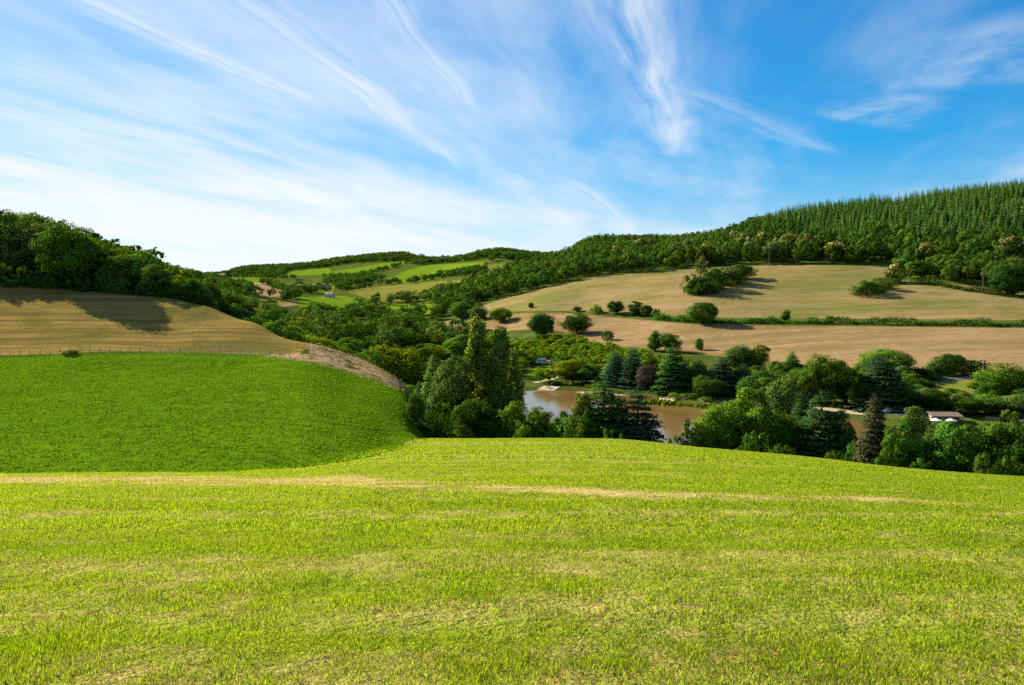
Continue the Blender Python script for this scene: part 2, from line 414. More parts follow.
def broadleaf(seed, ncl=60, nl=110, leaf=0.028, rx=0.36, z0=0.10, egg=0.0, rough=1.0, tip=False, lean=0.0):
    g = np.random.default_rng(seed)
    zc = (1 + z0) / 2 + egg * 0.06; rz = 0.96 - zc
    d = rdir(g, ncl); d[:, 2] = d[:, 2] * 0.95 + 0.05
    lobes = rdir(g, 7); lam = g.random(7) * 0.35 * rough
    rr = 0.60 + 0.34 * g.random(ncl) ** 0.7
    bump = 1 - 0.18 * rough + np.max(np.maximum(d @ lobes.T, 0) ** 4 * lam, axis=1)
    rr = rr * bump
    inner = g.random(ncl) < 0.18; rr[inner] *= 0.5
    C = d * rr[:, None] * np.array([rx, rx, rz])
    low = C[:, 2] < 0; C[low, 2] *= (zc - z0) / rz * 0.95
    C[:, 2] += zc; C[:, 0] += lean * (C[:, 2] - z0)
    rc = (0.085 + 0.075 * g.random(ncl)) * (rx / 0.36) ** 0.5
    ctr = np.array([0, 0, zc])
    ci = np.repeat(np.arange(ncl), nl)
    n = len(ci)
    out = (C - ctr) / (np.linalg.norm(C - ctr, axis=1, keepdims=True) + 1e-9)
    dd = rdir(g, n) + out[ci] * 0.45 + np.array([0, 0, 0.22]); dd /= np.linalg.norm(dd, axis=1, keepdims=True)
    pos = C[ci] + dd * (rc[ci] * (0.55 + 0.5 * g.random(n)))[:, None] * np.array([1.1, 1.1, 0.85])
    pos[:, 2] = np.maximum(pos[:, 2], z0 * 0.5)
    Q = leaf_quads(pos, dd + g.normal(size=(n, 3)) * 0.45, np.full(n, leaf), 0.75, g)
    ct = g.random(ncl)
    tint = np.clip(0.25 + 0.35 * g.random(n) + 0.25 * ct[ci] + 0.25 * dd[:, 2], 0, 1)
    tv = (smooth(0.25, 0.6, (pos[:, 2] - zc) / rz + 0.5 * dd[:, 2]) * (0.2 + 0.8 * (ct[ci] > 0.35)) * (g.random(n) > 0.35)) if tip else np.zeros(n)
    lob = dd * 0.75 + out[ci] * 0.45 + g.normal(size=(n, 3)) * 0.22
    outer = C[g.choice(ncl, 8, replace=False)]
    return Q, tint, tv, unit(lob), limbs(outer, g, z0 * 0.9 + 0.03, 0.021, min(zc + 0.12, 0.8))

def poplar(seed, ncl=95, nl=120, leaf=0.019, rx=0.105):
    g = np.random.default_rng(seed)
    z = 0.10 + 0.88 * g.random(ncl); w = rx * np.clip(1.15 - np.abs(z - 0.38) * 1.5, 0.12, 1)
    a = g.random(ncl) * 2 * math.pi; r = w * np.sqrt(g.random(ncl)) * 1.05
    C = np.stack([np.cos(a) * r, np.sin(a) * r, z], 1)
    rc = 0.030 + 0.032 * g.random(ncl)
    ci = np.repeat(np.arange(ncl), nl); n = len(ci)
    dd = rdir(g, n) + np.array([0, 0, 0.2]); dd /= np.linalg.norm(dd, axis=1, keepdims=True)
    pos = C[ci] + dd * (rc[ci] * (0.4 + 0.7 * g.random(n)))[:, None] * np.array([0.9, 0.9, 1.5])
    Q = leaf_quads(pos, dd + g.normal(size=(n, 3)) * 0.6, np.full(n, leaf), 0.8, g)
    tint = np.clip(0.2 + 0.5 * g.random(n) + 0.3 * g.random(ncl)[ci], 0, 1)
    rad = pos * np.array([1, 1, 0]) / rx
    return Q, tint, np.zeros(n), unit(dd * 0.6 + rad * 0.7 + g.normal(size=(n, 3)) * 0.25), limbs(C[g.choice(ncl, 8, replace=False)], g, 0.12, 0.011, 0.9)

def conifer(seed, levels=13, nb=8, per=26, L0=0.27, z0=0.06, power=0.8, leaf=0.026, asp=0.45, droop=0.10, flat=0.75, jag=0.25, pad=0.028):
    g = np.random.default_rng(seed); P_ = []; N_ = []; T_ = []; S_ = []
    mb = MB(); mb.tube([(0, 0, 0), (0, 0, 0.5), (0, 0, 0.97)], [0.016, 0.010, 0.002], 7)
    for i in range(levels):
        t = i / (levels - 1)
        z = z0 + (0.965 - z0) * t
        Lz = L0 * (1 - t) ** power + 0.012
        k = max(4, int(round(nb * (1 - 0.45 * t)))); a0 = g.random() * 6.28
        for j in range(k):
            a = a0 + 6.283 * j / k + g.normal() * 0.22
            L = Lz * (1 - jag * g.random()); zz = z + g.normal() * 0.35 * (0.9 / levels)
            n = max(5, int(per * (L / L0) ** 0.8))
            s = 0.12 + 0.88 * g.random(n) ** 0.75
            wid = pad * (0.35 + 1.0 * np.sin(np.clip(s, 0, 1) * math.pi * 0.8))
            lat = g.normal(size=n) * wid * (0.6 + L / L0 * 0.6)
            r = s * L
            x = np.cos(a) * r - np.sin(a) * lat; y = np.sin(a) * r + np.cos(a) * lat
            up = zz - droop * L * s ** 1.6 + 0.03 * L * s + g.normal(size=n) * 0.006
            P_.append(np.stack([x, y, up], 1))
            nn = np.array([np.cos(a) * 0.5, np.sin(a) * 0.5, flat * 1.4]) + g.normal(size=(n, 3)) * 0.5
            S_.append(np.full(n, 0.30 + 0.70 * (1 - t) ** 0.7)); N_.append(nn); T_.append(np.clip(0.15 + 0.55 * s + 0.3 * (g.random(n) - 0.3), 0, 1))
            if L > 0.05 and j % 2 == 0:
                mb.tube([(0, 0, zz), (math.cos(a) * L * .8, math.sin(a) * L * .8, zz - droop * L * .6)], [0.004, 0.0015], 4, False)
    P_ = np.concatenate(P_); N_ = np.concatenate(N_); T_ = np.concatenate(T_)
    Q = leaf_quads(P_, N_, leaf * np.concatenate(S_), asp, g)
    rad = np.stack([P_[:, 0], P_[:, 1], np.full(len(P_), L0 * 0.35)], 1)
    return Q, T_, np.zeros(len(P_)), unit(unit(rad) * 0.9 + N_ * 0.35 + g.normal(size=P_.shape) * 0.2), mb

SHAPES = {}
def template(kind, variant, matname):
    """crown mesh and trunk mesh for one kind of tree, shared by every copy"""
    key = (kind, variant, matname)
    if key in SHAPES: return SHAPES[key]
    s = sum(ord(c) for c in kind) * 31 + variant * 101
    if kind == 'round':     r = broadleaf(s, 74, 165, 0.026, z0=0.05, rough=1.6)
    elif kind == 'tall':    r = broadleaf(s, 70, 165, 0.024, rx=0.27, egg=-0.3, z0=0.05)
    elif kind == 'wide':    r = broadleaf(s, 80, 155, 0.030, rx=0.50, z0=0.08, rough=1.6)
    elif kind == 'shrub':   r = broadleaf(s, 38, 120, 0.042, rx=0.52, z0=0.0, rough=1.3)
    elif kind == 'bush':    r = broadleaf(s, 46, 110, 0.045, rx=0.75, z0=0.0, rough=1.2)
    elif kind == 'young':   r = broadleaf(s, 26, 60, 0.050, rx=0.34, z0=0.18, rough=1.2)
    elif kind == 'stand':   r = broadleaf(s, 24, 60, 0.055, rx=0.33, z0=0.22)
    elif kind == 'mid':     r = broadleaf(s, 40, 60, 0.042, rx=0.38, z0=0.08)
    elif kind == 'midtall': r = broadleaf(s, 40, 60, 0.038, rx=0.29, z0=0.08, egg=-0.2)
    elif kind == 'chestnut':r = broadleaf(s, 40, 60, 0.048, rx=0.42, z0=0.05, tip=True)
    elif kind == 'poplar':  r = poplar(s)
    elif kind == 'cedar':   r = conifer(s, 16, 10, 190, 0.30, 0.03, 0.74, 0.036, 0.75, 0.16, 0.8, 0.30, 0.044)
    elif kind == 'fir':     r = conifer(s, 21, 10, 150, 0.25, 0.02, 0.80, 0.033, 0.65, 0.30, 0.6, 0.25, 0.036)
    elif kind == 'spruce':  r = conifer(s, 14, 7, 26, 0.23, 0.04, 0.95, 0.062, 0.6, 0.30, 0.5, 0.25, 0.035)
    elif kind == 'lospruce':r = conifer(s, 11, 6, 13, 0.24, 0.06, 0.95, 0.092, 0.65, 0.30, 0.5, 0.25, 0.04)
    elif kind == 'lo':      r = broadleaf(s, 30, 26, 0.070, rx=0.38, z0=0.02)
    Q, tint, tip, lob, mb = r
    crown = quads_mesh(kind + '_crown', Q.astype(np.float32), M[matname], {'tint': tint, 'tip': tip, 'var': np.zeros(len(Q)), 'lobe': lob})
    trunk = mb.mesh(kind + '_trunk', M['bark'])
    SHAPES[key] = dict(crown=crown, trunk=trunk, Q=Q, tint=tint, tip=tip, lob=lob, mb=mb, r=float(np.percentile(np.hypot(Q[:, 0, 0], Q[:, 0, 1]), 97)), one=None)
    return SHAPES[key]

def one_mesh(t, name):
    """crown and trunk in one mesh, for trees too small in view to show parts"""
    if t['one'] is None:
        Q = t['Q']; n = len(Q); tv = np.array(t['mb'].v); base = n * 4
        loops = [np.arange(n * 4)]; tot = [np.full(n, 4)]
        for f in t['mb'].f: loops.append(np.array(f) + base); tot.append(np.array([len(f)]))
        loops = np.concatenate(loops); tot = np.concatenate(tot); st = np.concatenate([[0], np.cumsum(tot)[:-1]])
        k = len(tot) - n; z = np.zeros(k)
        t['one'] = mesh_np(name, np.concatenate([Q.reshape(-1, 3), tv]), loops, st, tot, [t['crown'].materials[0], M['bark']],
            {'tint': ('FACE', np.concatenate([t['tint'], z])), 'tip': ('FACE', np.concatenate([t['tip'], z])), 'var': ('FACE', np.zeros(n + k)), 'lobe': ('FACE', np.concatenate([t['lob'], np.zeros((k, 3))]))},
            np.concatenate([np.zeros(n), np.ones(k)]))
    return t['one']

NTREE = [0]
def plant(name, kind, variant, matname, x, y, h, w, label, cat, group=None, parts=True, z=None, rot=None):
    t = template(kind, variant, matname)
    if z is None: z = gz(x, y)
    if kind in ('bush', 'shrub'): z -= 0.28 * h; h *= 1.28
    if rot is None: rot = random.random() * 6.28
    sx = (w / 2) / t['r'] * (1.3 if kind in ('cedar', 'fir') else 1.12)
    NTREE[0] += 1
    if parts:
        o = bpy.data.objects.new(name, None); COL.objects.link(o)
        o.empty_display_size = 0.3
        link('crown', t['crown'], o); link('trunk', t['trunk'], o)
    else:
        o = link(name, one_mesh(t, name))
    o.location = (x, y, z - 0.1); o.rotation_euler = (0, 0, rot); o.scale = (sx, sx * random.uniform(.92, 1.08), h)
    return tag(o, label, cat, group)

def plant_px(name, kind, variant, matname, px, top, Y, wpx, label, cat='tree', group=None, base=None, parts=True):
    """a tree at image column px, crown top at row top; Y is its distance, or (near, far) limits to look for the ground at row base"""
    sink = 0.16 if base is not None and kind not in ('bush', 'shrub') else 0.0
    if base is not None: Y = hit(px, base, *Y)
    x, y, z = at(px, Y)
    h = max((HOR - top) / F * Y - z, 1.0)
    return plant(name, kind, variant, matname, x, y, h, wpx / F * Y, label, cat, group, parts, z - sink * h) if sink == 0 else plant(name, kind, variant, matname, x, y, h * (1 + sink), wpx / F * Y, label, cat, group, parts, z - sink * h)

def stuff_trees(name, pts, kind, matname, variants, label, hw, cat='trees'):
    """a far wood that reads as one mass: every tree of it in one mesh"""
    Qs = []; tints = []; tips = []; vs = []; ls = []
    for i, (x, y, z) in enumerate(pts):
        t = template(kind, i % variants, matname)
        h, w = hw(x, y); a = random.random() * 6.28; sx = w / 2 / t['r']
        c, s = math.cos(a), math.sin(a); Q = t['Q']
        q = np.empty_like(Q)
        q[..., 0] = (Q[..., 0] * c - Q[..., 1] * s) * sx + x; q[..., 1] = (Q[..., 0] * s + Q[..., 1] * c) * sx + y; q[..., 2] = Q[..., 2] * h + z - 0.2
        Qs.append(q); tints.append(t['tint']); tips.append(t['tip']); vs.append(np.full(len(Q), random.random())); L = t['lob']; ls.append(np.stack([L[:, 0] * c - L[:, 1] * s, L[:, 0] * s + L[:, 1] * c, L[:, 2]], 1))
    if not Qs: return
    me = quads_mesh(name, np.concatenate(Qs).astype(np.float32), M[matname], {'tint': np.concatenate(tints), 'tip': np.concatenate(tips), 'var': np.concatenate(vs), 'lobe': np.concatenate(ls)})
    return tag(link(name, me), label, cat, kind='stuff')

def scatter(pxs, ya, yb, spacing, seed, avoid=True, jit=0.42, row=None):
    """jittered planting grid on the ground between two distances that vary with direction"""
    g = np.random.default_rng(seed)
    y0, y1 = min(ya), max(yb); x0 = min(xof(pxs[0], y0), xof(pxs[0], y1)); x1 = max(xof(pxs[-1], y1), xof(pxs[-1], y0))
    X, Y = np.meshgrid(np.arange(x0, x1, spacing), np.arange(y0, y1, spacing))
    X = X + (np.arange(X.shape[0]) % 2)[:, None] * spacing * 0.5
    X = X.ravel() + (g.random(X.size) - 0.5) * 2 * jit * spacing; Y = Y.ravel() + (g.random(Y.size) - 0.5) * 2 * jit * spacing
    px = CX + F * X / Y
    m = (px > pxs[0]) & (px < pxs[-1]) & (Y > np.interp(px, pxs, ya)) & (Y < np.interp(px, pxs, yb))
    X, Y = X[m], Y[m]
    if avoid:
        k = ~in_field(X, Y, -0.6); X, Y = X[k], Y[k]
    Z = ground_z(X, Y)
    o = np.argsort(Y)
    return [(float(X[i]), float(Y[i]), float(Z[i])) for i in o]
# ------------------------------------------------------------------ ground sheet
def ground_material():
    m, nt, out = mat('ground_cover'); b = NB(nt)
    geo = b.n('ShaderNodeNewGeometry').outputs['Position']
    N1 = b.noise(geo, 0.9, 5); N2 = b.noise(geo, 0.07, 5); N3 = b.noise(geo, 0.012, 4); NF = b.noise(geo, 6.0, 3)
    rows = b.noise(b.mapping(geo, (0.02, 0.45, 0.45), (0, 0, 0.06)), 1.0, 4)
    hrows = b.noise(b.mapping(geo, (0.006, 0.045, 0.05), (0, 0, -0.05)), 1.0, 5, 0.6)
    wob = b.math('MULTIPLY_ADD', N1, 2.0, -1.0)
    # woodland floor and rough valley grass
    c = b.mix(b.ss(N2, 0.4, 0.62), (0.045, 0.065, 0.010), (0.085, 0.115, 0.016))
    c = b.mix(b.ss(N1, 0.5, 0.75), c, (0.085, 0.080, 0.030))
    def over(c, name, col, amp=0.8, soft=0.7):
        s = b.math('MULTIPLY_ADD', wob, amp, b.attr(name))
        return b.mix(b.ss(s, -soft, soft), c, col)
    g1 = b.ss(N2, 0.42, 0.60)
    lime = b.mix(g1, (0.090, 0.170, 0.006), (0.140, 0.195, 0.014))
    lime = b.mix(b.ss(N1, 0.4, 0.7, 0, 0.35), lime, (0.05, 0.09, 0.01))
    gold = b.mix(b.ss(hrows, 0.42, 0.58), (0.180, 0.150, 0.035), (0.125, 0.140, 0.020))
    gold = b.mix(b.ss(N3, 0.45, 0.62), gold, (0.140, 0.155, 0.022))
    pink = b.mix(b.ss(N2, 0.4, 0.6), (0.29, 0.185, 0.105), (0.23, 0.15, 0.075))
    # hill pasture: bleached tops and greener hollows
    t1 = b.mix(b.ss(hrows, 0.44, 0.60), (0.205, 0.152, 0.048), (0.310, 0.202, 0.090))
    t1 = b.mix(b.ss(b.math('ADD', N3, b.math('MULTIPLY', hrows, 0.5)), 0.68, 0.86), t1, (0.138, 0.136, 0.030))
    t1 = b.mix(b.ss(b.noise(geo, 0.16, 5, 0.7), 0.48, 0.72, 0, 0.5), t1, (0.15, 0.108, 0.038))
    t2 = b.mix(b.ss(hrows, 0.42, 0.58), (0.280, 0.178, 0.082), (0.200, 0.135, 0.050))
    t2 = b.mix(b.ss(b.noise(geo, 0.22, 5, 0.7), 0.45, 0.72, 0, 0.6), t2, (0.112, 0.088, 0.030))
    stl = b.noise(b.mapping(geo, (0.05, 0.8, 0.8), (0, 0, 0.35)), 1.0, 4, 0.6)
    st = b.mix(b.ss(stl, 0.40, 0.62), (0.300, 0.200, 0.052), (0.235, 0.160, 0.036))
    st = b.mix(b.ss(N2, 0.42, 0.64), st, (0.132, 0.122, 0.026))
    st = b.mix(b.ss(N1, 0.5, 0.8, 0, 0.5), st, (0.20, 0.15, 0.06))
    mow = b.noise(b.mapping(geo, (0.010, 0.22, 0.22), (0, 0, -0.04)), 1.0, 3, 0.6)
    t1 = b.mix(b.ss(mow, 0.48, 0.62, 0, 0.45), t1, (0.225, 0.175, 0.085)); t1 = b.mix(b.ss(b.noise(geo, 0.035, 5, 0.65), 0.52, 0.68, 0, 0.6), t1, (0.150, 0.128, 0.034))
    t2 = b.mix(b.ss(mow, 0.50, 0.62, 0, 0.3), t2, (0.145, 0.112, 0.046)); t2 = b.mix(b.ss(b.noise(geo, 0.04, 5, 0.65), 0.54, 0.68, 0, 0.55), t2, (0.275, 0.195, 0.10))
    srow = b.noise(b.mapping(geo, (0.012, 0.42, 0.42), (0, 0, 0.10)), 1.0, 3, 0.6)
    st = b.mix(b.ss(srow, 0.46, 0.60, 0, 0.45), st, (0.125, 0.098, 0.028))
    dirt = b.mix(b.ss(N1, 0.38, 0.62), (0.26, 0.17, 0.085), (0.44, 0.30, 0.165))
    mow = b.noise(b.mapping(geo, (0.010, 0.22, 0.22), (0, 0, -0.04)), 1.0, 3, 0.6)
    t1 = b.mix(b.ss(mow, 0.48, 0.62, 0, 0.45), t1, (0.225, 0.175, 0.085)); t1 = b.mix(b.ss(b.noise(geo, 0.035, 5, 0.65), 0.52, 0.68, 0, 0.6), t1, (0.150, 0.128, 0.034))
    t2 = b.mix(b.ss(mow, 0.50, 0.62, 0, 0.3), t2, (0.145, 0.112, 0.046)); t2 = b.mix(b.ss(b.noise(geo, 0.04, 5, 0.65), 0.54, 0.68, 0, 0.55), t2, (0.275, 0.195, 0.10))
    srow = b.noise(b.mapping(geo, (0.012, 0.42, 0.42), (0, 0, 0.10)), 1.0, 3, 0.6)
    st = b.mix(b.ss(srow, 0.46, 0.60, 0, 0.45), st, (0.125, 0.098, 0.028))
    dirt = b.mix(b.ss(b.noise(geo, 0.35, 4, 0.65), 0.50, 0.62), dirt, (0.055, 0.075, 0.014))
    cr = b.mix(b.ss(N1, 0.35, 0.68), (0.056, 0.128, 0.004), (0.092, 0.172, 0.006))
    cr = b.mix(b.ss(N2, 0.5, 0.75, 0, 0.6), cr, (0.105, 0.195, 0.005))
    dry = b.attr('dry')
    gm = b.mix(b.ss(N1, 0.35, 0.65), (0.105, 0.150, 0.005), (0.190, 0.230, 0.012))
    gm = b.mix(b.ss(NF, 0.55, 0.8, 0, 0.4), gm, (0.045, 0.075, 0.01))
    md = b.mix(b.math('MULTIPLY', dry, b.ss(b.noise(geo, 2.2, 4, 0.7), 0.22, 0.50)), gm, b.mix(NF, (0.30, 0.22, 0.075), (0.52, 0.41, 0.17)))
    for nm, col, amp in (('lime', lime, 1.2), ('gold', gold, 0.8), ('pink', pink, 0.6), ('tan', t1, 0.7), ('tanlow', t2, 0.8), ('stubble', st, 0.5),
                    ('dirt', dirt, 2.0), ('crop', cr, 1.5), ('meadow', md, 3.0)):
        c = over(c, nm, col, amp, 3.0 if nm in ('crop', 'meadow') else 0.7)
    p = b.n('ShaderNodeBsdfPrincipled'); p.inputs['Roughness'].default_value = 0.95; p.inputs['Specular IOR Level'].default_value = 0.0
    b.link(c, p.inputs['Base Color'])
    bp = b.n('ShaderNodeBump'); bp.inputs['Strength'].default_value = 0.7; bp.inputs['Distance'].default_value = 0.35
    b.link(b.math('ADD', b.noise(geo, 2.6, 4, 0.7), b.math('MULTIPLY', stl, 0.25)), bp.inputs['Height']); b.link(bp.outputs[0], p.inputs['Normal'])
    b.link(p.outputs[0], out.inputs[0])
    return m
M['ground'] = ground_material()

def make_ground():
    V = np.linspace(-1.35, 1.35, 620)
    ny = 900
    Y = (5.0) * np.exp(np.linspace(0, math.log(4530 / 5.0), ny)) - 30.0
    yy, vv = np.meshgrid(Y, V, indexing='ij')
    xx = vv * (yy + 32.0)
    z = ground_z(xx.ravel(), yy.ravel()); x = xx.ravel(); y = yy.ravel()
    s = field_sdf(x, y, z); dry = dryness(x, y)
    co = np.stack([x, y, z], 1)
    nv = len(V)
    i, j = np.meshgrid(np.arange(ny - 1), np.arange(nv - 1), indexing='ij')
    a = (i * nv + j).ravel(); f = np.stack([a, a + 1, a + nv + 1, a + nv], 1)
    stack = np.stack([np.full(len(x), 0.0)] + [s[k] for k in KINDS], 1)
    fk = np.argmax(stack[f].mean(axis=1), axis=1)
    names = ['terrain', 'meadow', 'crop_field', 'stubble_field', 'rough_bank', 'hill_pasture', 'dry_pasture', 'grass_field', 'hay_field', 'ploughed_field']
    for k, nm in enumerate(names):
        ff = f[fk == k]
        if not len(ff): continue
        used, inv = np.unique(ff.ravel(), return_inverse=True)
        at_ = {q: ('POINT', s[q][used]) for q in KINDS}; at_['dry'] = ('POINT', dry[used])
        me = mesh_np(nm, co[used], inv, np.arange(len(ff)) * 4, np.full(len(ff), 4), [M['ground']], at_, smooth_=True)
        tag(link(nm, me), kind='structure')
make_ground()

# ------------------------------------------------------------------ grass of the meadow and the crop
def grass_mat(name, g1, g2, straw, transl=0.45):
    m, nt, out = mat(name); b = NB(nt)
    c = b.mix(b.attr('tint'), g1, g2)
    c = b.mix(b.attr('dry'), c, b.mix(b.attr('thatch'), straw, (0.36, 0.20, 0.085)))
    gn = b.n('ShaderNodeNewGeometry').outputs['True Normal']
    va = b.n('ShaderNodeVectorMath', operation='MULTIPLY_ADD'); b.link(gn, va.inputs[0]); va.inputs[1].default_value = (.25, .25, .25); va.inputs[2].default_value = (-.1, -.15, 1.0)
    nn = b.n('ShaderNodeVectorMath', operation='NORMALIZE'); b.link(va.outputs[0], nn.inputs[0])
    d = b.n('ShaderNodeBsdfDiffuse'); b.link(c, d.inputs[0]); b.link(nn.outputs[0], d.inputs['Normal'])
    t = b.n('ShaderNodeBsdfTranslucent'); b.link(b.mix(1.0, c, (1.15, 1.1, .5), 'MULTIPLY'), t.inputs[0])
    ms = b.n('ShaderNodeMixShader'); ms.inputs[0].default_value = transl
    b.link(d.outputs[0], ms.inputs[1]); b.link(t.outputs[0], ms.inputs[2]); b.link(ms.outputs[0], out.inputs[0])
    return m
M['grass'] = grass_mat('meadow_grass', (0.150, 0.275, 0.004), (0.335, 0.465, 0.012), (0.66, 0.50, 0.19))
M['crop'] = grass_mat('crop_leaves', (0.064, 0.148, 0.004), (0.128, 0.212, 0.007), (0.20, 0.25, 0.03))

M['weeds'] = grass_mat('bank_weeds', (0.030, 0.060, 0.006), (0.085, 0.125, 0.015), (0.38, 0.25, 0.11))

def make_grass():
    g = np.random.default_rng(5)
    zones = [(3.2, 7, 4600, 0.046, 0.0042), (7, 13, 2000, 0.045, 0.007), (13, 24, 680, 0.05, 0.014), (24, 45, 230, 0.05, 0.028), (45, 128, 32, 0.06, 0.09)]
    PV = []; T = []; D = []; TH = []
    for y0, y1, den, hh, ww in zones:
        area = 0.74 * (y1 ** 2 - y0 ** 2) + 4 * (y1 - y0)
        n = int(area * den)
        y = np.sqrt(y0 ** 2 + g.random(n) * (y1 ** 2 - y0 ** 2)); x = (g.random(n) * 2 - 1) * (0.74 * y + 1.5)
        px = CX + F * x / y
        k = y < np.interp(px, MEX, MEY) - 1; x, y = x[k], y[k]
        cl = fbm(x * 1.6, y * 1.6, 3)
        k = g.random(len(x)) < smooth(0.25, 0.6, cl) * 0.3 + 0.7; x, y, cl = x[k], y[k], cl[k]
        dr = dryness(x, y); k = g.random(len(x)) < 1 - 0.6 * smooth(0.6, 0.95, dr); x, y, cl, dr = x[k], y[k], cl[k], dr[k]
        n = len(x); z = ground_z(x, y)
        dead = g.random(n) < np.clip(0.10 + dr * 0.95, 0, 0.97)
        a = g.random(n) * 6.283
        tall = (0.55 + 0.9 * g.random(n)) * (0.7 + 0.5 * smooth(0.35, 0.7, cl))
        h = hh * tall * np.where(dead, 0.45, 1.0); lean = hh * np.where(dead, 1.1, 0.55) * (0.3 + g.random(n))
        w = ww * (0.7 + 0.6 * g.random(n)) * (0.5)
        ca, sa = np.cos(a), np.sin(a); b_ = a + 1.571 + g.normal(size=n) * 0.5
        wx, wy = np.cos(b_) * w, np.sin(b_) * w
        z = z - 0.004
        p0 = np.stack([x - wx, y - wy, z], 1); p1 = np.stack([x + wx, y + wy, z], 1)
        p2 = np.stack([x + ca * lean * .4 + wx * .7, y + sa * lean * .4 + wy * .7, z + h * .65], 1)
        p3 = np.stack([x + ca * lean, y + sa * lean, z + h], 1)
        p2b = np.stack([x + ca * lean * .4 - wx * .7, y + sa * lean * .4 - wy * .7, z + h * .65], 1)
        PV.append(np.stack([p0, p1, p2, p3, p2b], 1)); 
        T.append(np.clip(0.75 * g.random(n) + 0.8 * fbm(x * 0.9, y * 0.7, 4) - 0.25, 0, 1)); TH.append(np.clip(smooth(.40, .62, fbm(x * .7 + 9, y * .9, 3)) * smooth(16, 5, y) * .8 + .5 * g.random(n) ** 2, 0, 1)); D.append(np.where(dead, 0.55 + 0.45 * g.random(n), 0.12 * g.random(n)))
    PV = np.concatenate(PV); n = len(PV)
    me = mesh_np('meadow_grass', PV.reshape(-1, 3), np.arange(n * 5), np.arange(n) * 5, np.full(n, 5), [M['grass']],
        {'tint': ('FACE', np.concatenate(T)), 'dry': ('FACE', np.concatenate(D)), 'thatch': ('FACE', np.concatenate(TH))})
    tag(link('grass', me), 'short mown meadow grass with dry clippings in the foreground', 'grass', kind='stuff')
    # leafy crop on the slope beyond
    y = np.sqrt(52 ** 2 + g.random(230000) * (178 ** 2 - 52 ** 2)); x = y * (-0.82 + g.random(len(y)) * 0.78)
    sc_ = field_sdf(x, y)['crop']; k = g.random(len(x)) < smooth(-1.5, 9, sc_); x, y = x[k], y[k]
    c = fbm(x * 0.8, y * 0.8, 3); k = g.random(len(x)) < smooth(0.3, 0.6, c) * .8 + .2; x, y, c = x[k], y[k], c[k]
    n = len(x); pos = np.stack([x, y, ground_z(x, y) + 0.02 + 0.09 * g.random(n) * smooth(0.3, 0.7, c)], 1)
    Q = leaf_quads(pos, g.normal(size=(n, 3)) * 0.5 + np.array([0, 0, 1.0]), np.full(n, 0.24), 0.6, g)
    me = quads_mesh('crop_leaves', Q.astype(np.float32), M['crop'], {'tint': np.clip(.15 + g.random(n) * .3 + c * .15 + .8 * (fbm(x * .06, y * .14, 4) - .3), 0, 1), 'dry': (g.random(n) < 0.02) * 0.5 + 0.12 * (g.random(n) < .2)})
    tag(link('crop_plants', me), 'dense dark green fodder crop on the middle slope', 'crop', kind='stuff')
    # bramble, dead sticks and weeds on the bare bank
    y = 140 + g.random(36000) * 65; x = y * (-0.34 + g.random(len(y)) * 0.24)
    k = field_sdf(x, y)['dirt'] > -1.5; x, y = x[k], y[k]
    c = fbm(x * 0.25 + 5, y * 0.25, 3); k = g.random(len(x)) < smooth(0.38, 0.6, c) * .25 + .04; x, y, c = x[k], y[k], c[k]
    n = len(x); pos = np.stack([x, y, ground_z(x, y) + 0.1 + 0.6 * g.random(n) * smooth(0.42, 0.65, c)], 1)
    Q = leaf_quads(pos, g.normal(size=(n, 3)), np.full(n, 0.26), 0.5, g)
    me = quads_mesh('bank_weeds', Q.astype(np.float32), M['weeds'], {'tint': g.random(n), 'dry': np.where(g.random(n) < 0.75 - 0.6 * smooth(.45, .6, c), 1.0, 0.15)})
    tag(link('weeds', me), 'dead sticks and low weeds on the bare earth bank', 'weeds', kind='stuff')
make_grass()

# ------------------------------------------------------------------ water
def make_water():
    m, nt, out = mat('pond_water'); b = NB(nt)
    geo = b.n('ShaderNodeNewGeometry').outputs['Position']
    p = b.n('ShaderNodeBsdfPrincipled')
    b.link(b.mix(b.ss(b.noise(geo, 0.05, 3), 0.4, 0.6), (0.150, 0.088, 0.026), (0.180, 0.106, 0.034)), p.inputs['Base Color'])
    p.inputs['Roughness'].default_value = 0.09; p.inputs['Specular IOR Level'].default_value = 0.38; p.inputs['IOR'].default_value = 1.33
    bp = b.n('ShaderNodeBump'); bp.inputs['Strength'].default_value = 0.16; bp.inputs['Distance'].default_value = 0.05
    b.link(b.noise(b.mapping(geo, (0.5, 1.6, 1)), 1.0, 4, 0.6), bp.inputs['Height']); b.link(bp.outputs[0], p.inputs['Normal'])
    b.link(p.outputs[0], out.inputs[0])
    xs = np.linspace(-8, 150, 2)
    me = bpy.data.meshes.new('water')
    me.from_pydata([(2.0, 140, -36.2), (130, 140, -36.2), (130, 262, -36.2), (60, 300, -36.2), (2.0, 310, -36.2)], [], [(0, 1, 2, 3, 4)])
    me.materials.append(m); tag(link('water', me), kind='structure')
make_water()

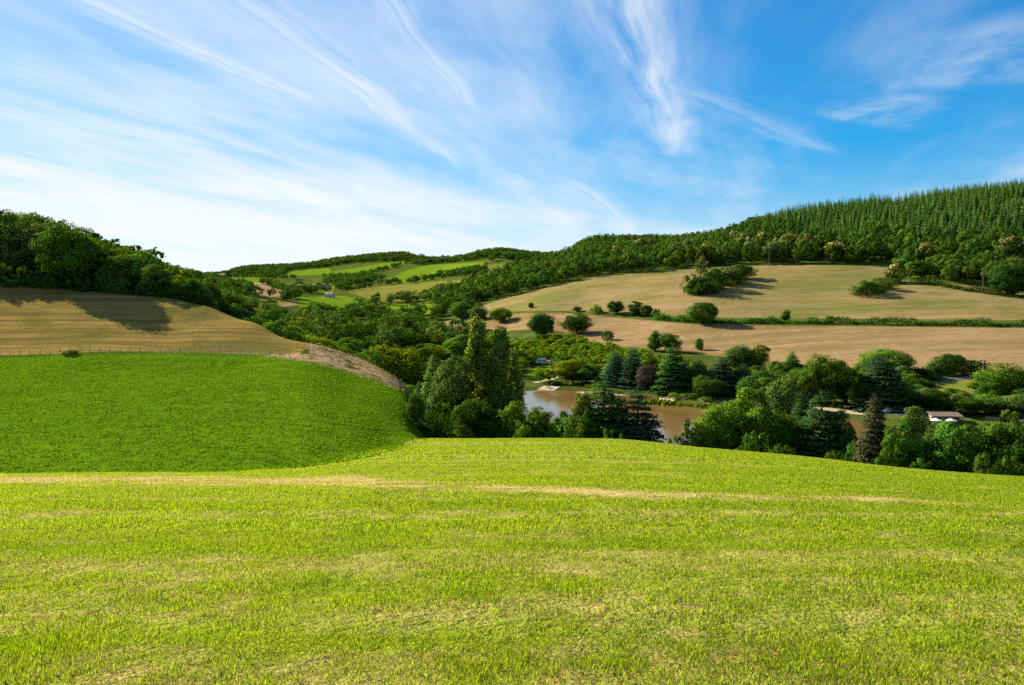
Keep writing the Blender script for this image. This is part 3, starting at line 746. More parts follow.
# ------------------------------------------------------------------ paths and roads
M['gravel'] = simple_mat('pale_gravel', (0.30, 0.22, 0.14), (0.42, 0.32, 0.22), 1.5)
M['sand'] = simple_mat('pink_sand', (0.40, 0.27, 0.18), (0.50, 0.36, 0.26), 1.5)
M['asphalt'] = simple_mat('grey_asphalt', (0.085, 0.082, 0.080), (0.12, 0.115, 0.11), 2.0)
def ribbon(name, pts, width, m, lift=0.12):
    """strip of road laid on the ground; pts are (column, distance)"""
    P3 = [Vector((xof(a, Y), Y, 0)) for a, Y in pts]
    fine = []
    for p, q in zip(P3[:-1], P3[1:]):
        n = max(2, int((q - p).length / 2.0))
        fine += [p.lerp(q, i / n) for i in range(n)]
    fine.append(P3[-1])
    xs = np.array([p.x for p in fine]); ys = np.array([p.y for p in fine])
    for _ in range(8):
        xs[1:-1] = xs[1:-1] * .5 + .25 * (xs[2:] + xs[:-2]); ys[1:-1] = ys[1:-1] * .5 + .25 * (ys[2:] + ys[:-2])
    tx = np.gradient(xs); ty = np.gradient(ys); l = np.hypot(tx, ty); nx, ny = -ty / l, tx / l
    w = width * 0.5 * (0.85 + 0.3 * vnoise(xs * 0.2, ys * 0.2))
    L = np.stack([xs + nx * w, ys + ny * w], 1); R = np.stack([xs - nx * w, ys - ny * w], 1)
    C = np.stack([xs, ys], 1)
    zl = ground_z(L[:, 0], L[:, 1]) + lift; zr = ground_z(R[:, 0], R[:, 1]) + lift
    n = len(xs); v = []; f = []
    for i in range(n):
        v += [(L[i, 0], L[i, 1], zl[i]), (R[i, 0], R[i, 1], zr[i]), (L[i, 0], L[i, 1], zl[i] - .5), (R[i, 0], R[i, 1], zr[i] - .5)]
    for i in range(n - 1):
        a = i * 4; f += [(a, a + 4, a + 5, a + 1), (a + 2, a, a + 1, a + 3) if i == 0 else (a, a + 2, a + 6, a + 4), (a + 1, a + 5, a + 7, a + 3)]
    me = bpy.data.meshes.new(name); me.from_pydata(v, [], f); me.materials.append(m); me.validate(); me.update()
    return tag(link(name, me), kind='structure')

# ------------------------------------------------------------------ sky and sun
SUN = Vector((-0.80, 0.60, 0.0)).normalized(); ELEV = math.radians(28)
SUN = Vector((SUN.x * math.cos(ELEV), SUN.y * math.cos(ELEV), math.sin(ELEV)))
def make_sky():
    w = bpy.data.worlds.new('World'); SC.world = w; w.use_nodes = True
    nt = w.node_tree; nt.nodes.clear(); b = NB(nt)
    out = b.n('ShaderNodeOutputWorld'); bg = b.n('ShaderNodeBackground')
    sky = b.n('ShaderNodeTexSky', sky_type='NISHITA'); sky.sun_disc = False
    sky.sun_elevation = ELEV; sky.sun_rotation = math.atan2(SUN.x, SUN.y); sky.altitude = 300
    sky.air_density = 1.0; sky.dust_density = 0.15; sky.ozone_density = 4.0
    tc = b.n('ShaderNodeTexCoord').outputs['Generated']
    sp = b.n('ShaderNodeSeparateXYZ'); b.link(tc, sp.inputs[0])
    dz = b.math('MAXIMUM', sp.outputs[2], 0.0); den = b.math('ADD', dz, 0.06)
    cx = b.math('DIVIDE', sp.outputs[0], den); cy = b.math('DIVIDE', sp.outputs[1], den)
    cb = b.n('ShaderNodeCombineXYZ'); b.link(cx, cb.inputs[0]); b.link(cy, cb.inputs[1])
    pl = cb.outputs[0]
    az = 0.30   # streaks run this far right of straight ahead
    wp = b.n('ShaderNodeTexNoise'); wp.inputs['Scale'].default_value = 0.35; wp.inputs['Detail'].default_value = 3; b.link(pl, wp.inputs['Vector'])
    wv = b.n('ShaderNodeVectorMath', operation='MULTIPLY_ADD'); b.link(wp.outputs['Color'], wv.inputs[0]); wv.inputs[1].default_value = (0.55, 0.55, 0); b.link(pl, wv.inputs[2])
    def streaks(sx, sy, rot, detail, rough, off):
        r = b.mapping(wv.outputs[0], (1, 1, 1), (0, 0, rot), off)
        return b.noise(b.mapping(r, (sx, sy, 1)), 1.0, detail, rough, 0.3)
    s1 = streaks(1.6, 0.24, az, 7, 0.56, (0, 0, 0)); s2 = streaks(0.62, 0.18, az + 0.5, 6, 0.52, (4, 2, 3)); s3 = streaks(3.4, 1.0, az - 0.2, 7, 0.62, (1, 7, 5))
    sel = b.noise(b.mapping(pl, (0.33, 0.2, 1), (0, 0, az), (2.3, 1.1, 0)), 1.0, 4, 0.55)
    dens = b.math('ADD', b.math('ADD', b.math('MULTIPLY', s1, 0.42), b.math('MULTIPLY', s2, 0.40)), b.math('MULTIPLY', s3, 0.18))
    # more veil on the sunward side and low down
    nx = b.n('ShaderNodeVectorMath', operation='NORMALIZE'); b.link(tc, nx.inputs[0])
    sx = b.n('ShaderNodeSeparateXYZ'); b.link(nx.outputs[0], sx.inputs[0])
    left = b.ss(b.math('ADD', b.math('MULTIPLY', sx.outputs[0], -1.0), b.math('MULTIPLY', sx.outputs[2], -0.45)), -0.42, 0.42)
    low = b.ss(sx.outputs[2], 0.30, 0.02)
    cov = b.math('ADD', b.math('MULTIPLY', left, 0.08), b.math('MULTIPLY', low, 0.05))
    cov = b.math('ADD', cov, b.math('MULTIPLY_ADD', sel, 0.30, -0.15))
    d = b.math('ADD', dens, cov)
    veil = b.math('ADD', b.ss(d, 0.43, 0.82, 0.0, 0.82), b.math('MULTIPLY_ADD', b.math('MULTIPLY', low, left), 0.55, 0.04))
    # single plumes: a long fibre with a soft side, given by two points of the cloud layer
    def plume(px0, py0, px1, py1, w0, amt, fine=3.0):
        def pt(px, py):
            u = (px - CX) / F; h = (HOR - py) / F; n = math.sqrt(1 + u * u + h * h)
            return (u / n / (h / n + 0.06), 1 / n / (h / n + 0.06))
        a = pt(px0, py0); c = pt(px1, py1); L = math.hypot(c[0]-a[0], c[1]-a[1]); t = math.atan2(c[1]-a[1], c[0]-a[0])
        mp = b.n('ShaderNodeMapping', vector_type='TEXTURE'); b.link(b.mapping(wv.outputs[0], loc=(-0.2, -0.2, 0)), mp.inputs[0])
        mp.inputs['Location'].default_value = (a[0], a[1], 0); mp.inputs['Rotation'].default_value = (0, 0, t); mp.inputs['Scale'].default_value = (L, 1, 1)
        s = b.n('ShaderNodeSeparateXYZ'); b.link(mp.outputs[0], s.inputs[0])
        x, y = s.outputs[0], s.outputs[1]
        e = b.math('MULTIPLY', b.ss(x, -0.15, 0.15), b.ss(x, 1.12, 0.75))
        q = b.math('DIVIDE', y, b.math('MULTIPLY_ADD', x, -0.75 * w0, 1.35 * w0)); q = b.math('MULTIPLY', q, q)
        g_ = b.math('POWER', 2.718, b.math('MULTIPLY', q, -1.0))
        nz = b.noise(b.mapping(mp.outputs[0], (1.6, fine / w0 * 0.5, 1)), 1.0, 7, 0.62)
        return b.math('MULTIPLY', b.math('MULTIPLY', e, g_), b.ss(nz, 0.30, 0.72, 0, amt))
    tot = veil
    for args in ((630, -60, 692, 156, 0.115, 0.85, 1.4), (690, 158, 712, 122, 0.07, 0.4, 2.0), (95, 0, 330, 105, 0.06, 0.65), (240, 0, 430, 130, 0.09, 0.5), (405, 5, 495, 115, 0.045, 0.5),
                 (700, 95, 835, 158, 0.09, 0.28, 2.0), (860, 125, 960, 98, 0.20, 0.34, 2.0), (-60, 150, 260, 228, 0.22, 0.9, 4.0), (-30, 205, 300, 248, 0.5, 0.75, 5.0), (-80, 95, 240, 150, 0.14, 0.5, 4.0), (20, 60, 300, 165, 0.08, 0.4, 4.0), (250, 180, 470, 225, 0.28, 0.7, 4.0), (330, 60, 480, 175, 0.07, 0.5, 4.0), (585, 185, 640, 235, 0.10, 0.5),
                 (985, 90, 1040, 20, 0.25, 0.35, 2.0)):
        k = plume(*args)
        tot = b.math('SUBTRACT', 1.0, b.math('MULTIPLY', b.math('SUBTRACT', 1.0, tot), b.math('SUBTRACT', 1.0, k)))
    hs = b.n('ShaderNodeHueSaturation'); hs.inputs['Saturation'].default_value = SKY_SAT; hs.inputs['Value'].default_value = SKY_VAL; b.link(sky.outputs[0], hs.inputs['Color'])
    hs.inputs['Hue'].default_value = SKY_HUE
    sr = b.n('ShaderNodeSeparateColor'); b.link(hs.outputs[0], sr.inputs[0]); co = b.n('ShaderNodeCombineColor')
    for q in range(3): b.link(b.math('DIVIDE', sr.outputs[q], b.math('MULTIPLY_ADD', sr.outputs[q], 0.095, 1.0)), co.inputs[q])
    c = b.mix(tot, b.mix(1.0, co.outputs[0], (0.90, 1.03, 1.22), 'MULTIPLY'), CLOUD)
    b.link(c, bg.inputs[0]); bg.inputs[1].default_value = SKY_STR
    b.link(bg.outputs[0], out.inputs[0])
    l = bpy.data.lights.new('sun', 'SUN'); l.energy = SUN_E; l.angle = math.radians(0.53); l.color = (1.0, 0.92, 0.76)
    lo = bpy.data.objects.new('sun', l); COL.objects.link(lo); lo.rotation_euler = SUN.to_track_quat('Z', 'Y').to_euler(); lo.location = (-300, 100, 400)
SKY_STR = 0.072; SKY_SAT = 1.6; SKY_VAL = 1.0; SKY_HUE = 0.5; CLOUD = (4.9, 5.15, 5.4, 1); SUN_E = 5.0
make_sky()
vs = SC.view_settings; vs.view_transform = 'Standard'; vs.look = 'None'; vs.exposure = 1.4; vs.gamma = 1.0; vs.use_curve_mapping = False
SC.cycles.max_bounces = 6; SC.cycles.diffuse_bounces = 3; SC.cycles.glossy_bounces = 2; SC.cycles.transmission_bounces = 4; SC.cycles.transparent_max_bounces = 4
SC.cycles.use_denoising = False
# ------------------------------------------------------------------ trees set one by one
TP = plant_px
# the clump of tall poplars and scrub at the corner of the crop field
TP('round_tree','round',0,'leaf_dark',416,387,128,19,'small round dark tree on a bare trunk at the corner of the green crop','tree',base=None)
TP('shrub','shrub',1,'leaf_dark',427,401,132,28,'dark ragged shrub between the small round corner tree and the poplar clump','shrub')
TP('shrub','shrub',2,'leaf',441,398,140,30,'mid green shrub at the left foot of the tall poplar clump','shrub')
TP('broadleaf_tree','round',3,'leaf_olive',452,356,168,40,'grey green willow leaning on the left side of the poplar clump','tree')
TP('poplar_tree','poplar',0,'leaf_poplar',477,322,172,28,'tallest poplar, airy and olive green, left of the pond','poplar')
TP('poplar_tree','poplar',1,'leaf_poplar',501,330,170,24,'slender olive poplar right behind the pond side bushes, second from the water','poplar')
TP('poplar_tree','poplar',2,'leaf_poplar',513,347,176,22,'shortest poplar of the clump, nearest the brown pond','poplar')
TP('poplar_tree','poplar',3,'leaf',463,360,180,24,'mid green poplar half hidden behind the grey willow','poplar')
TP('poplar_tree','poplar',1,'leaf',490,352,184,20,'poplar in the gap between the tallest poplar and the slender one','poplar')
TP('broadleaf_tree','round',1,'leaf',472,392,150,38,'broad dark bushy tree in front of the tall poplars','tree')
TP('broadleaf_tree','tall',2,'leaf_dark',489,402,148,34,'dense dark tree at the foot of the slender poplar','tree')
TP('broadleaf_tree','round',2,'leaf',511,398,150,38,'leafy green tree at the left end of the brown pond','tree')
TP('shrub','shrub',0,'leaf_bright',518,424,140,16,'small yellow green shrub on the meadow edge under the poplar clump','shrub')
TP('shrub','shrub',3,'leaf',530,415,146,22,'green shrub just left of the pond on the meadow edge','shrub')
TP('shrub','shrub',2,'leaf_dark',541,413,146,28,'dark bush in front of the left end of the pond','shrub')
TP('shrub','shrub',1,'leaf',558,410,146,30,'spreading green bush hiding the near bank of the pond, left of the tall fir','shrub')
TP('shrub','shrub',0,'leaf',575,418,142,22,'low bush on the meadow edge at the left foot of the tall fir','shrub')
TP('broadleaf_tree','tall',0,'leaf_olive',583,383,152,22,'thin sparse tree on a pale trunk left of the tall dark fir','tree')
# the conifers before the pond
TP('fir_tree','cedar',0,'needle',604,374,152,62,'tall dark green fir standing before the middle of the pond','fir')
TP('fir_tree','fir',1,'needle_dark',618,388,158,46,'dark fir wedged between the tall fir and the blue green cedar','fir')
TP('cedar_tree','cedar',2,'needle_blue',638,382,150,52,'blue green cedar before the pond, right of the tall dark fir','cedar')
TP('shrub','shrub',4,'leaf_bright',606,426,138,12,'little bright green shrub at the foot of the tall dark fir','shrub')
TP('shrub','shrub',5,'leaf_bright',623,430,138,12,'little light shrub at the left foot of the blue green cedar','shrub')
TP('shrub','shrub',1,'leaf',660,436,138,16,'low green shrub right of the blue green cedar','shrub')
TP('shrub','shrub',2,'leaf_bright',677,432,140,22,'light green shrub in front of the open brown water','shrub')
TP('shrub','shrub',3,'leaf_olive',692,422,142,28,'pale willow shrub at the left foot of the big bright tree group','shrub')
# big tree group before the pond, right of centre
G=None
TP('broadleaf_tree','round',4,'leaf_bright',724,395,146,50,'big bright green tree, left end of the tree group before the pond','tree')
TP('broadleaf_tree','tall',1,'leaf_bright',746,378,166,44,'tall green tree behind and between the two big bright trees','tree')
TP('broadleaf_tree','round',5,'leaf_bright',766,397,146,48,'big rounded bright green tree, second of the group before the pond','tree')
TP('broadleaf_tree','round',6,'leaf_olive',788,366,172,42,'tall pale olive tree rising behind the rounded bright green tree','tree')
TP('fir_tree','fir',2,'needle_dark',801,388,152,34,'slim dark fir left of the broad black green fir','fir')
TP('fir_tree','cedar',3,'needle_dark',822,388,145,58,'broad black green fir, the darkest tree on the meadow edge','fir')
TP('shrub','shrub',6,'leaf_bright',852,436,134,18,'small bright green sapling between the dark fir and the brown spruce','shrub')
TP('spruce_tree','fir',0,'needle_brown',875,391,132,38,'brownish spruce with a thin tip standing alone on the meadow edge','spruce')
TP('broadleaf_tree','round',7,'leaf_bright',908,416,128,42,'bright green tree right of the brownish spruce','tree')
TP('broadleaf_tree','tall',3,'leaf_olive',913,401,150,34,'olive tree top showing behind the bright tree next to the brown spruce','tree')
TP('fir_tree','fir',3,'needle_dark',932,423,130,34,'dark fir between two bright trees at the right of the meadow edge','fir')
TP('broadleaf_tree','round',8,'leaf_bright',957,412,124,46,'round bright green tree below the campsite hut','tree')
TP('broadleaf_tree','round',9,'leaf',981,416,126,40,'mid green tree, third from the right end of the meadow edge','tree')
TP('broadleaf_tree','round',10,'leaf_bright',1003,416,122,46,'full leafy tree at the right end of the meadow edge','tree')
TP('broadleaf_tree','round',11,'leaf',1030,418,120,48,'tree cut by the right edge of the view on the meadow edge','tree')
for a,t,w in ((885,448,20),(922,455,22),(990,455,26),(745,440,24),(781,440,26),(1012,452,26),(836,446,20)):
    TP('shrub','shrub',int(a)%5,'leaf_dark',a,t,float(np.interp(a,MEX,MEY))+5,w,'low dark undergrowth shrub under the trees along the meadow edge','shrub','undergrowth shrubs along the meadow edge')
# far bank of the pond
TP('broadleaf_tree','tall',4,'leaf_young',572,358,305,30,'airy light green tree on the far bank above the pond','tree')
TP('broadleaf_tree','round',2,'leaf',586,364,306,28,'mid green tree on the far bank behind the tall dark fir','tree')
TP('cedar_tree','cedar',1,'needle_blue',615,350,296,28,'left one of the twin cedars on the far bank','cedar')
TP('cedar_tree','cedar',4,'needle_blue',633,348,292,30,'right one of the twin cedars on the far bank','cedar')
TP('broadleaf_tree','tall',2,'leaf_young',648,352,300,22,'yellow green tree between the twin cedars and the tall black cedar','tree')
TP('copper_tree','round',1,'leaf_copper',650,362,280,24,'purple brown copper leaved tree on the far bank','tree')
TP('cedar_tree','cedar',5,'needle',673,342,276,32,'tall black green cedar, the highest tree on the far bank','cedar')
TP('cedar_tree','cedar',0,'needle',684,356,280,22,'narrow dark cedar touching the tall black cedar','cedar')
TP('fir_tree','fir',1,'needle',698,356,274,26,'dark pointed fir right of the tall black cedar','fir')
TP('broadleaf_tree','round',4,'leaf_dark',703,372,262,22,'green tree below the dark pointed fir on the far bank','tree')
TP('cedar_tree','cedar',2,'needle_blue',722,354,270,34,'wide blue grey cedar on the far bank above the big bright trees','cedar')
TP('cedar_tree','cedar',3,'needle_blue',742,362,268,28,'blue grey cedar right of the wide one on the far bank','cedar')
TP('broadleaf_tree','round',6,'leaf_olive',739,341,318,28,'loose olive tree at the edge of the tan field above the cedars','tree')
TP('broadleaf_tree','round',3,'leaf',757,345,316,22,'smaller green tree next to the loose olive one by the tan field','tree')
TP('broadleaf_tree','round',0,'leaf_dark',776,358,306,14,'small dark tree by the bare earth strip below the tan field','tree')
TP('fir_tree','fir',2,'needle',792,350,300,24,'dark pointed fir at the edge of the tan field','fir')
TP('broadleaf_tree','wide',0,'leaf',834,356,240,52,'wide dark green tree behind the black green fir','tree')
TP('broadleaf_tree','round',5,'leaf_dark',818,362,246,34,'dark rounded tree on the far bank right of the pale olive top','tree')
TP('cedar_tree','cedar',1,'needle_blue',880,353,236,50,'large blue grey cedar on the far bank above the brown spruce','cedar')
TP('broadleaf_tree','wide',1,'leaf_bright',888,348,292,46,'wide light green tree at the foot of the tan field behind the big cedar','tree')
TP('broadleaf_tree','round',7,'leaf',911,372,258,26,'round green tree by the road right of the big blue grey cedar','tree')
TP('broadleaf_tree','wide',2,'leaf_dark',946,350,(280,340),32,'spreading dark tree alone at the foot of the tan field above the road','tree',base=376)
TP('broadleaf_tree','wide',3,'leaf_bright',1002,362,236,54,'wide light green tree on the lawn right of the campsite hut','tree')
TP('broadleaf_tree','tall',1,'leaf_olive',1022,372,240,30,'thin stemmed tree at the right edge of the lawn','tree')
for i,(a,t,w,Y,mn) in enumerate(((678,393,18,262,'leaf_young'),(692,392,16,260,'leaf'),(708,396,14,256,'leaf_young'),(556,381,12,300,'leaf'),(590,384,14,294,'leaf_young'),(942,396,18,232,'leaf_dark'),(956,399,16,232,'leaf'),(925,399,14,236,'leaf_dark'),(1010,408,16,214,'leaf'))):
    TP('shrub','shrub',i%7,mn,a,t,Y,w,'low shrub on the bank path of the pond','shrub','shrubs along the far bank')
for a,t,Y,w,k,v,mn,lb in ((712,376,256,30,'round',8,'leaf_dark','dark green tree in the shade below the wide blue grey cedar'),
 (756,372,256,30,'round',3,'leaf_dark','dark tree below the loose olive tree on the far bank'),
 (770,374,250,26,'tall',1,'leaf','slim green tree on the far bank left of the pale olive top'),
 (803,364,252,34,'round',9,'leaf','green tree on the far bank between the pointed fir and the wide dark tree'),
 (851,366,244,34,'round',10,'leaf_dark','dark tree between the wide dark tree and the big blue grey cedar'),
 (862,380,234,26,'tall',0,'leaf_dark','shaded tree at the left foot of the big blue grey cedar'),
 (899,384,232,24,'round',1,'leaf_dark','dark tree at the right foot of the big blue grey cedar')):
    TP('broadleaf_tree',k,v,mn,a,t,Y,w,lb,'tree')
for a,t,Y,w,k,v,mn,lb in ((738,404,150,40,'round',2,'leaf_bright','bright tree filling the space between the two big rounded ones'),
 (786,404,148,40,'round',0,'leaf_dark','dark tree between the rounded bright tree and the slim dark fir'),
 (707,412,144,30,'round',6,'leaf_bright','smaller bright tree at the left end of the big tree group'),
 (757,424,138,30,'shrub',1,'leaf','broad green shrub under the two big rounded bright trees'),
 (842,404,158,28,'tall',2,'leaf_dark','dark tree half behind the right side of the broad black green fir'),
 (893,430,128,24,'tall',3,'leaf','narrow green tree right against the brownish spruce'),
 (942,420,132,34,'round',3,'leaf_dark','dark tree left behind the round bright tree below the hut'),
 (970,424,128,36,'round',7,'leaf_dark','dark tree right behind the round bright tree below the hut'),
 (1016,424,124,36,'round',4,'leaf_dark','dark tree between the last two trees on the right of the meadow edge'),
 (592,404,150,30,'tall',3,'leaf','green tree squeezed between the thin sparse tree and the tall dark fir')):
    TP('broadleaf_tree' if k!='shrub' else 'shrub',k,v,mn,a,t,Y,w,lb,'tree' if k!='shrub' else 'shrub')
# trees at the foot of the hill pasture
L=[(462,299,(430,640),20,'round',1,'leaf',318,'round green tree at the left tip of the tan field'),
 (478,305,(430,620),18,'round',2,'leaf_olive',320,'grey green tree just right of the round one at the tip of the tan field'),
 (501,307,(420,600),22,'wide',1,'leaf',322,'spreading tree with its shade on the track across the tan field'),
 (542,309,(400,520),25,'round',6,'leaf_dark',337,'dark blue green tree below the tan field, left of the middle'),
 (577,312,(400,520),28,'wide',3,'leaf_dark',333,'broad dark tree at the lower edge of the tan field above the campsite'),
 (531,301.5,(480,640),5,'round',1,'leaf_dark',308,'tiny lone tree in the tan field'),
 (577,305,(500,600),9,'round',0,'leaf',311.5,'tiny round tree on the hedge line left of the three dark trees'),
 (597,305,(500,580),13,'bush',1,'leaf',313,'low pale bush on the hedge line'),
 (616,298.5,(480,600),15,'round',8,'leaf_dark',314,'round dark tree, first of the three on the hedge line'),
 (636,299.5,(480,600),15,'tall',2,'leaf_dark',315,'taller dark tree, second of the three on the hedge line'),
 (647,303,(480,600),13,'round',5,'leaf_dark',315.5,'smaller dark tree, third of the three on the hedge line'),
 (656,308,(480,600),8,'bush',2,'leaf',316.5,'little bush right of the three trees on the hedge line'),
 (702,298.5,(440,560),29,'wide',2,'leaf',324,'large spreading tree standing in the hedge between the two tan fields'),
 (786,310,(440,560),9,'round',3,'leaf_dark',321,'small upright tree in the hedge between the two tan fields'),
 (829,315,(440,560),9,'bush',0,'leaf_dark',324,'small dark bush in the hedge right of the upright tree'),
 (655,329,(330,460),15,'tall',3,'leaf',351,'tall green tree of the pair at the bottom of the tan field'),
 (671,331,(330,460),19,'round',9,'leaf_dark',352,'rounder green tree of the pair at the bottom of the tan field'),
 (699,337,(330,460),9,'round',2,'leaf',350,'small round lone tree at the bottom of the tan field'),
 (608,329,(380,460),12,'bush',3,'leaf_dark',340,'dark bush below the broad dark tree above the campsite')]
for a,t,Y,w,k,v,mn,bs,lb in L: TP('broadleaf_tree' if k!='bush' else 'bush',k,v,mn,a,t,Y,w,lb,'tree' if k!='bush' else 'bush',base=bs)
# bushes and the copse on the upper pasture
L=[(692,272,(520,680),18,'bush',0,'leaf_chestnut',294,'pale topped bush at the lower tip of the copse on the upper pasture'),
 (701,271,(520,680),22,'chestnut',0,'leaf_chestnut',294.5,'yellowish chestnut in the copse on the upper pasture'),
 (712,268,(520,700),22,'round',3,'leaf_dark',290,'dark round tree in the middle of the copse on the upper pasture'),
 (703,254,(560,720),14,'chestnut',1,'leaf_chestnut',284,'pale flowered chestnut top sticking out of the copse on the upper pasture'),
 (727,264,(560,720),26,'chestnut',2,'leaf_chestnut',284,'cream flowered chestnut at the upper part of the copse on the pasture'),
 (742,264,(580,740),26,'wide',1,'leaf_dark',279,'dark tree where the copse meets the wood'),
 (694,281,(520,680),20,'bush',3,'leaf',294.5,'green bush at the left foot of the copse on the upper pasture'),
 (708,279,(520,680),24,'bush',5,'leaf_dark',293,'dark bush at the middle of the copse on the upper pasture'),
 (722,275,(520,690),24,'bush',1,'leaf_dark',289,'dark bush in the upper half of the copse on the pasture'),
 (736,272,(540,720),24,'bush',2,'leaf',283,'green bush filling the copse below its upper trees'),
 (874,281,(520,690),26,'bush',3,'leaf_dark',293,'dark bush wedged between the pair on the upper pasture'),
 (866,280,(520,680),28,'bush',2,'leaf_dark',296,'low spreading dark bush, lower one of the pair on the upper pasture'),
 (882,276,(540,700),30,'bush',4,'leaf_dark',290,'dark bush, upper one of the pair on the upper pasture'),
 (896,262,(560,720),20,'chestnut',3,'leaf_chestnut',283,'cream flowered chestnut beside the pale post at the wood edge'),
 (1013,258,(520,600),36,'round',4,'leaf_dark',296,'big rounded tree at the wood edge by the right side of the view')]
for a,t,Y,w,k,v,mn,bs,lb in L: TP('bush' if k=='bush' else 'chestnut_tree' if k=='chestnut' else 'broadleaf_tree',k,v,mn,a,t,Y,w,lb,'bush' if k=='bush' else 'tree',base=bs)
TP('bush','bush',1,'leaf_dark',320,344,186,15,'dark bush on the rounded end of the stubble field above the bare bank','bush')
TP('bush','bush',3,'leaf_dark',71,349,(150,200),15,'lone dark bush on the fence line between stubble and crop','bush',base=355)

# hedges on the hill pasture: strips of scrub that nobody could count
def hedge(name,pts,hgt,wid,m,label,n,seed=3):
    g=np.random.default_rng(seed); P2=[]
    pa=np.array([(xof(a,Y),Y) for a,Y in pts]); seg=np.hypot(*np.diff(pa,axis=0).T); cum=np.concatenate([[0],np.cumsum(seg)])
    t=g.random(n)*cum[-1]; x=np.interp(t,cum,pa[:,0])+g.normal(size=n)*wid*.3; y=np.interp(t,cum,pa[:,1])+g.normal(size=n)*wid*.4
    hh=hgt*(0.35+1.1*smooth(.3,.75,fbm(t*0.13,t*0+3,3)))
    z=ground_z(x,y)+g.random(n)**.7*hh
    Q=leaf_quads(np.stack([x,y,z],1),g.normal(size=(n,3))+np.array([-.2,-.2,.6]),np.full(n,.75),.7,g)
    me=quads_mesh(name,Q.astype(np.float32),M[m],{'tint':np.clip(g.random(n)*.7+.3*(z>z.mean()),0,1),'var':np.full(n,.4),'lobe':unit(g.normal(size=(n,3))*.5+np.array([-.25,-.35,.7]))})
    o=tag(link(name,me),label,'hedge'); return o
hy=lambda a,r:hit(a,r,400,600)
hedge('hedge',[(655,hy(655,319)),(690,hy(690,322)),(740,hy(740,323)),(790,hy(790,323)),(830,hy(830,324))],2.6,5,'leaf_bright','green bramble hedge between the two tan fields under the large spreading tree',9000)
hedge('hedge',[(832,hy(832,324)),(900,hy(900,325)),(960,hy(960,325.5)),(1024,hy(1024,326)),(1180,hy(1180,325))],3.0,5,'leaf_dark','long dark hedge between the two tan fields running to the right side of the view',9000,4)
hedge('hedge',[(885,hit(885,284,520,720)),(930,hit(930,284,520,720)),(975,hit(975,292,520,700)),(1030,hit(1030,299,500,700))],3.5,6,'leaf','low scrub hedge along the lower edge of the wooded hill',7000,5)
hedge('hedge',[(905,288),(930,292),(948,300),(985,296)],2.4,5,'leaf_dark','shady hedge above the road at the foot of the tan field',4500,6)
hedge('hedge',[(560,320),(610,345),(660,330),(700,318),(725,312)],2.2,9,'leaf_young','rough weedy strip at the bottom of the tan field above the campsite',8000,7)
hedge('hedge',[(528,132),(600,134),(660,135),(720,132),(800,128),(900,121),(1024,113)],1.3,5,'leaf','strip of weeds and brambles along the far edge of the meadow',12000,8)

hedge('reeds',[(640,259),(676,252),(705,247),(745,241),(770,237)],1.1,3,'leaf_young','light green reeds and rushes along the far shore of the pond',5000,9)
hedge('hedge',[(925,243),(950,240),(975,243),(990,248)],2.6,4,'leaf_dark','dark clipped hedge between the campsite hut and the road above it',4500,10)
hedge('hedge',[(985,262),(1010,268),(1060,262)],2.2,6,'leaf','scrubby hedge along the far side of the lower road',4000,11)
for i,(a,t,Y,w,mn) in enumerate(((966,392,238,16,'leaf'),(978,396,232,14,'leaf_dark'),(922,376,262,18,'leaf_dark'),(934,372,282,16,'leaf'),(968,370,288,14,'leaf_dark'),(985,388,244,16,'leaf_olive'))):
    TP('shrub','shrub',i%7,mn,a,t,Y,w,'scruffy shrub on the dry verge beside the grey roads','shrub','shrubs on the verge by the roads')
for a,t,Y,w,k,v,mn,lb in ((968,396,222,34,'tall',2,'leaf_dark','tall dark tree behind the right end of the campsite hut'),
 (986,392,224,36,'round',6,'leaf','full green tree left of the wide light green lawn tree'),
 (926,392,236,30,'round',8,'leaf_dark','dark tree behind the left end of the campsite hut'),
 (1022,392,220,40,'round',5,'leaf_olive','olive tree below the thin stemmed tree at the right edge')):
    TP('broadleaf_tree',k,v,mn,a,t,Y,w,lb,'tree')
for i,(a,t,Y,w,mn) in enumerate(((550,404,150,26,'leaf_dark'),(566,406,150,24,'leaf'),(536,402,152,26,'leaf'))):
    TP('broadleaf_tree','tall',i+1,mn,a,t,Y,w,'slim young tree in the row hiding the near bank of the pond','tree','young trees on the near bank of the pond')
# ------------------------------------------------------------------ woods
def woods(name,pts,kinds,label,cat,group,hw,limit,parts=False,variants=4):
    """the nearest trees of a wood one by one; returns what is left"""
    for i,(x,y,z) in enumerate(pts[:limit]):
        k,mn=kinds[int(rng.random()*len(kinds))]; h,w=hw(x,y)
        plant(name,k,int(rng.random()*variants),mn,x,y,h,w,label(x,y) if callable(label) else label,cat,group,parts,z-.10*h if h>7 else z)
    return pts[limit:]
def U(a,b): return random.uniform(a,b)
# left hillside wood
pl=scatter([-120,0,60,110,165,182],[209,206,205,204,202,200],[390,370,340,310,290,270],8.0,21)
def lw(x,y):
    px=CX+F*x/y; k=float(np.interp(px,[-100,40,110,170],[21,19.5,15,10.5])); return (k*U(.82,1.12),k*U(.55,.75))
rest=woods('broadleaf_tree',pl,[('round','leaf_dark'),('tall','leaf'),('wide','leaf_dark'),('round','leaf'),('tall','leaf_olive'),('round','leaf_bright'),('tall','leaf_young')],
  'dark leafy tree in the wood on the hillside above the stubble field','tree','trees of the left hillside wood',lw,95,False,6)
sh=scatter([-100,0,60,110,165,185],[206,203,202,201,199,196],[209,207,206,205,203,201],2.6,24,False)
woods('shrub',sh,[('shrub','leaf_dark'),('shrub','leaf'),('bush','leaf_dark')],'leafy shrub along the foot of the wood above the stubble field','shrub','shrubs along the edge of the left wood',lambda x,y:(U(2.5,5.5),U(3.5,6)),60,False,5)
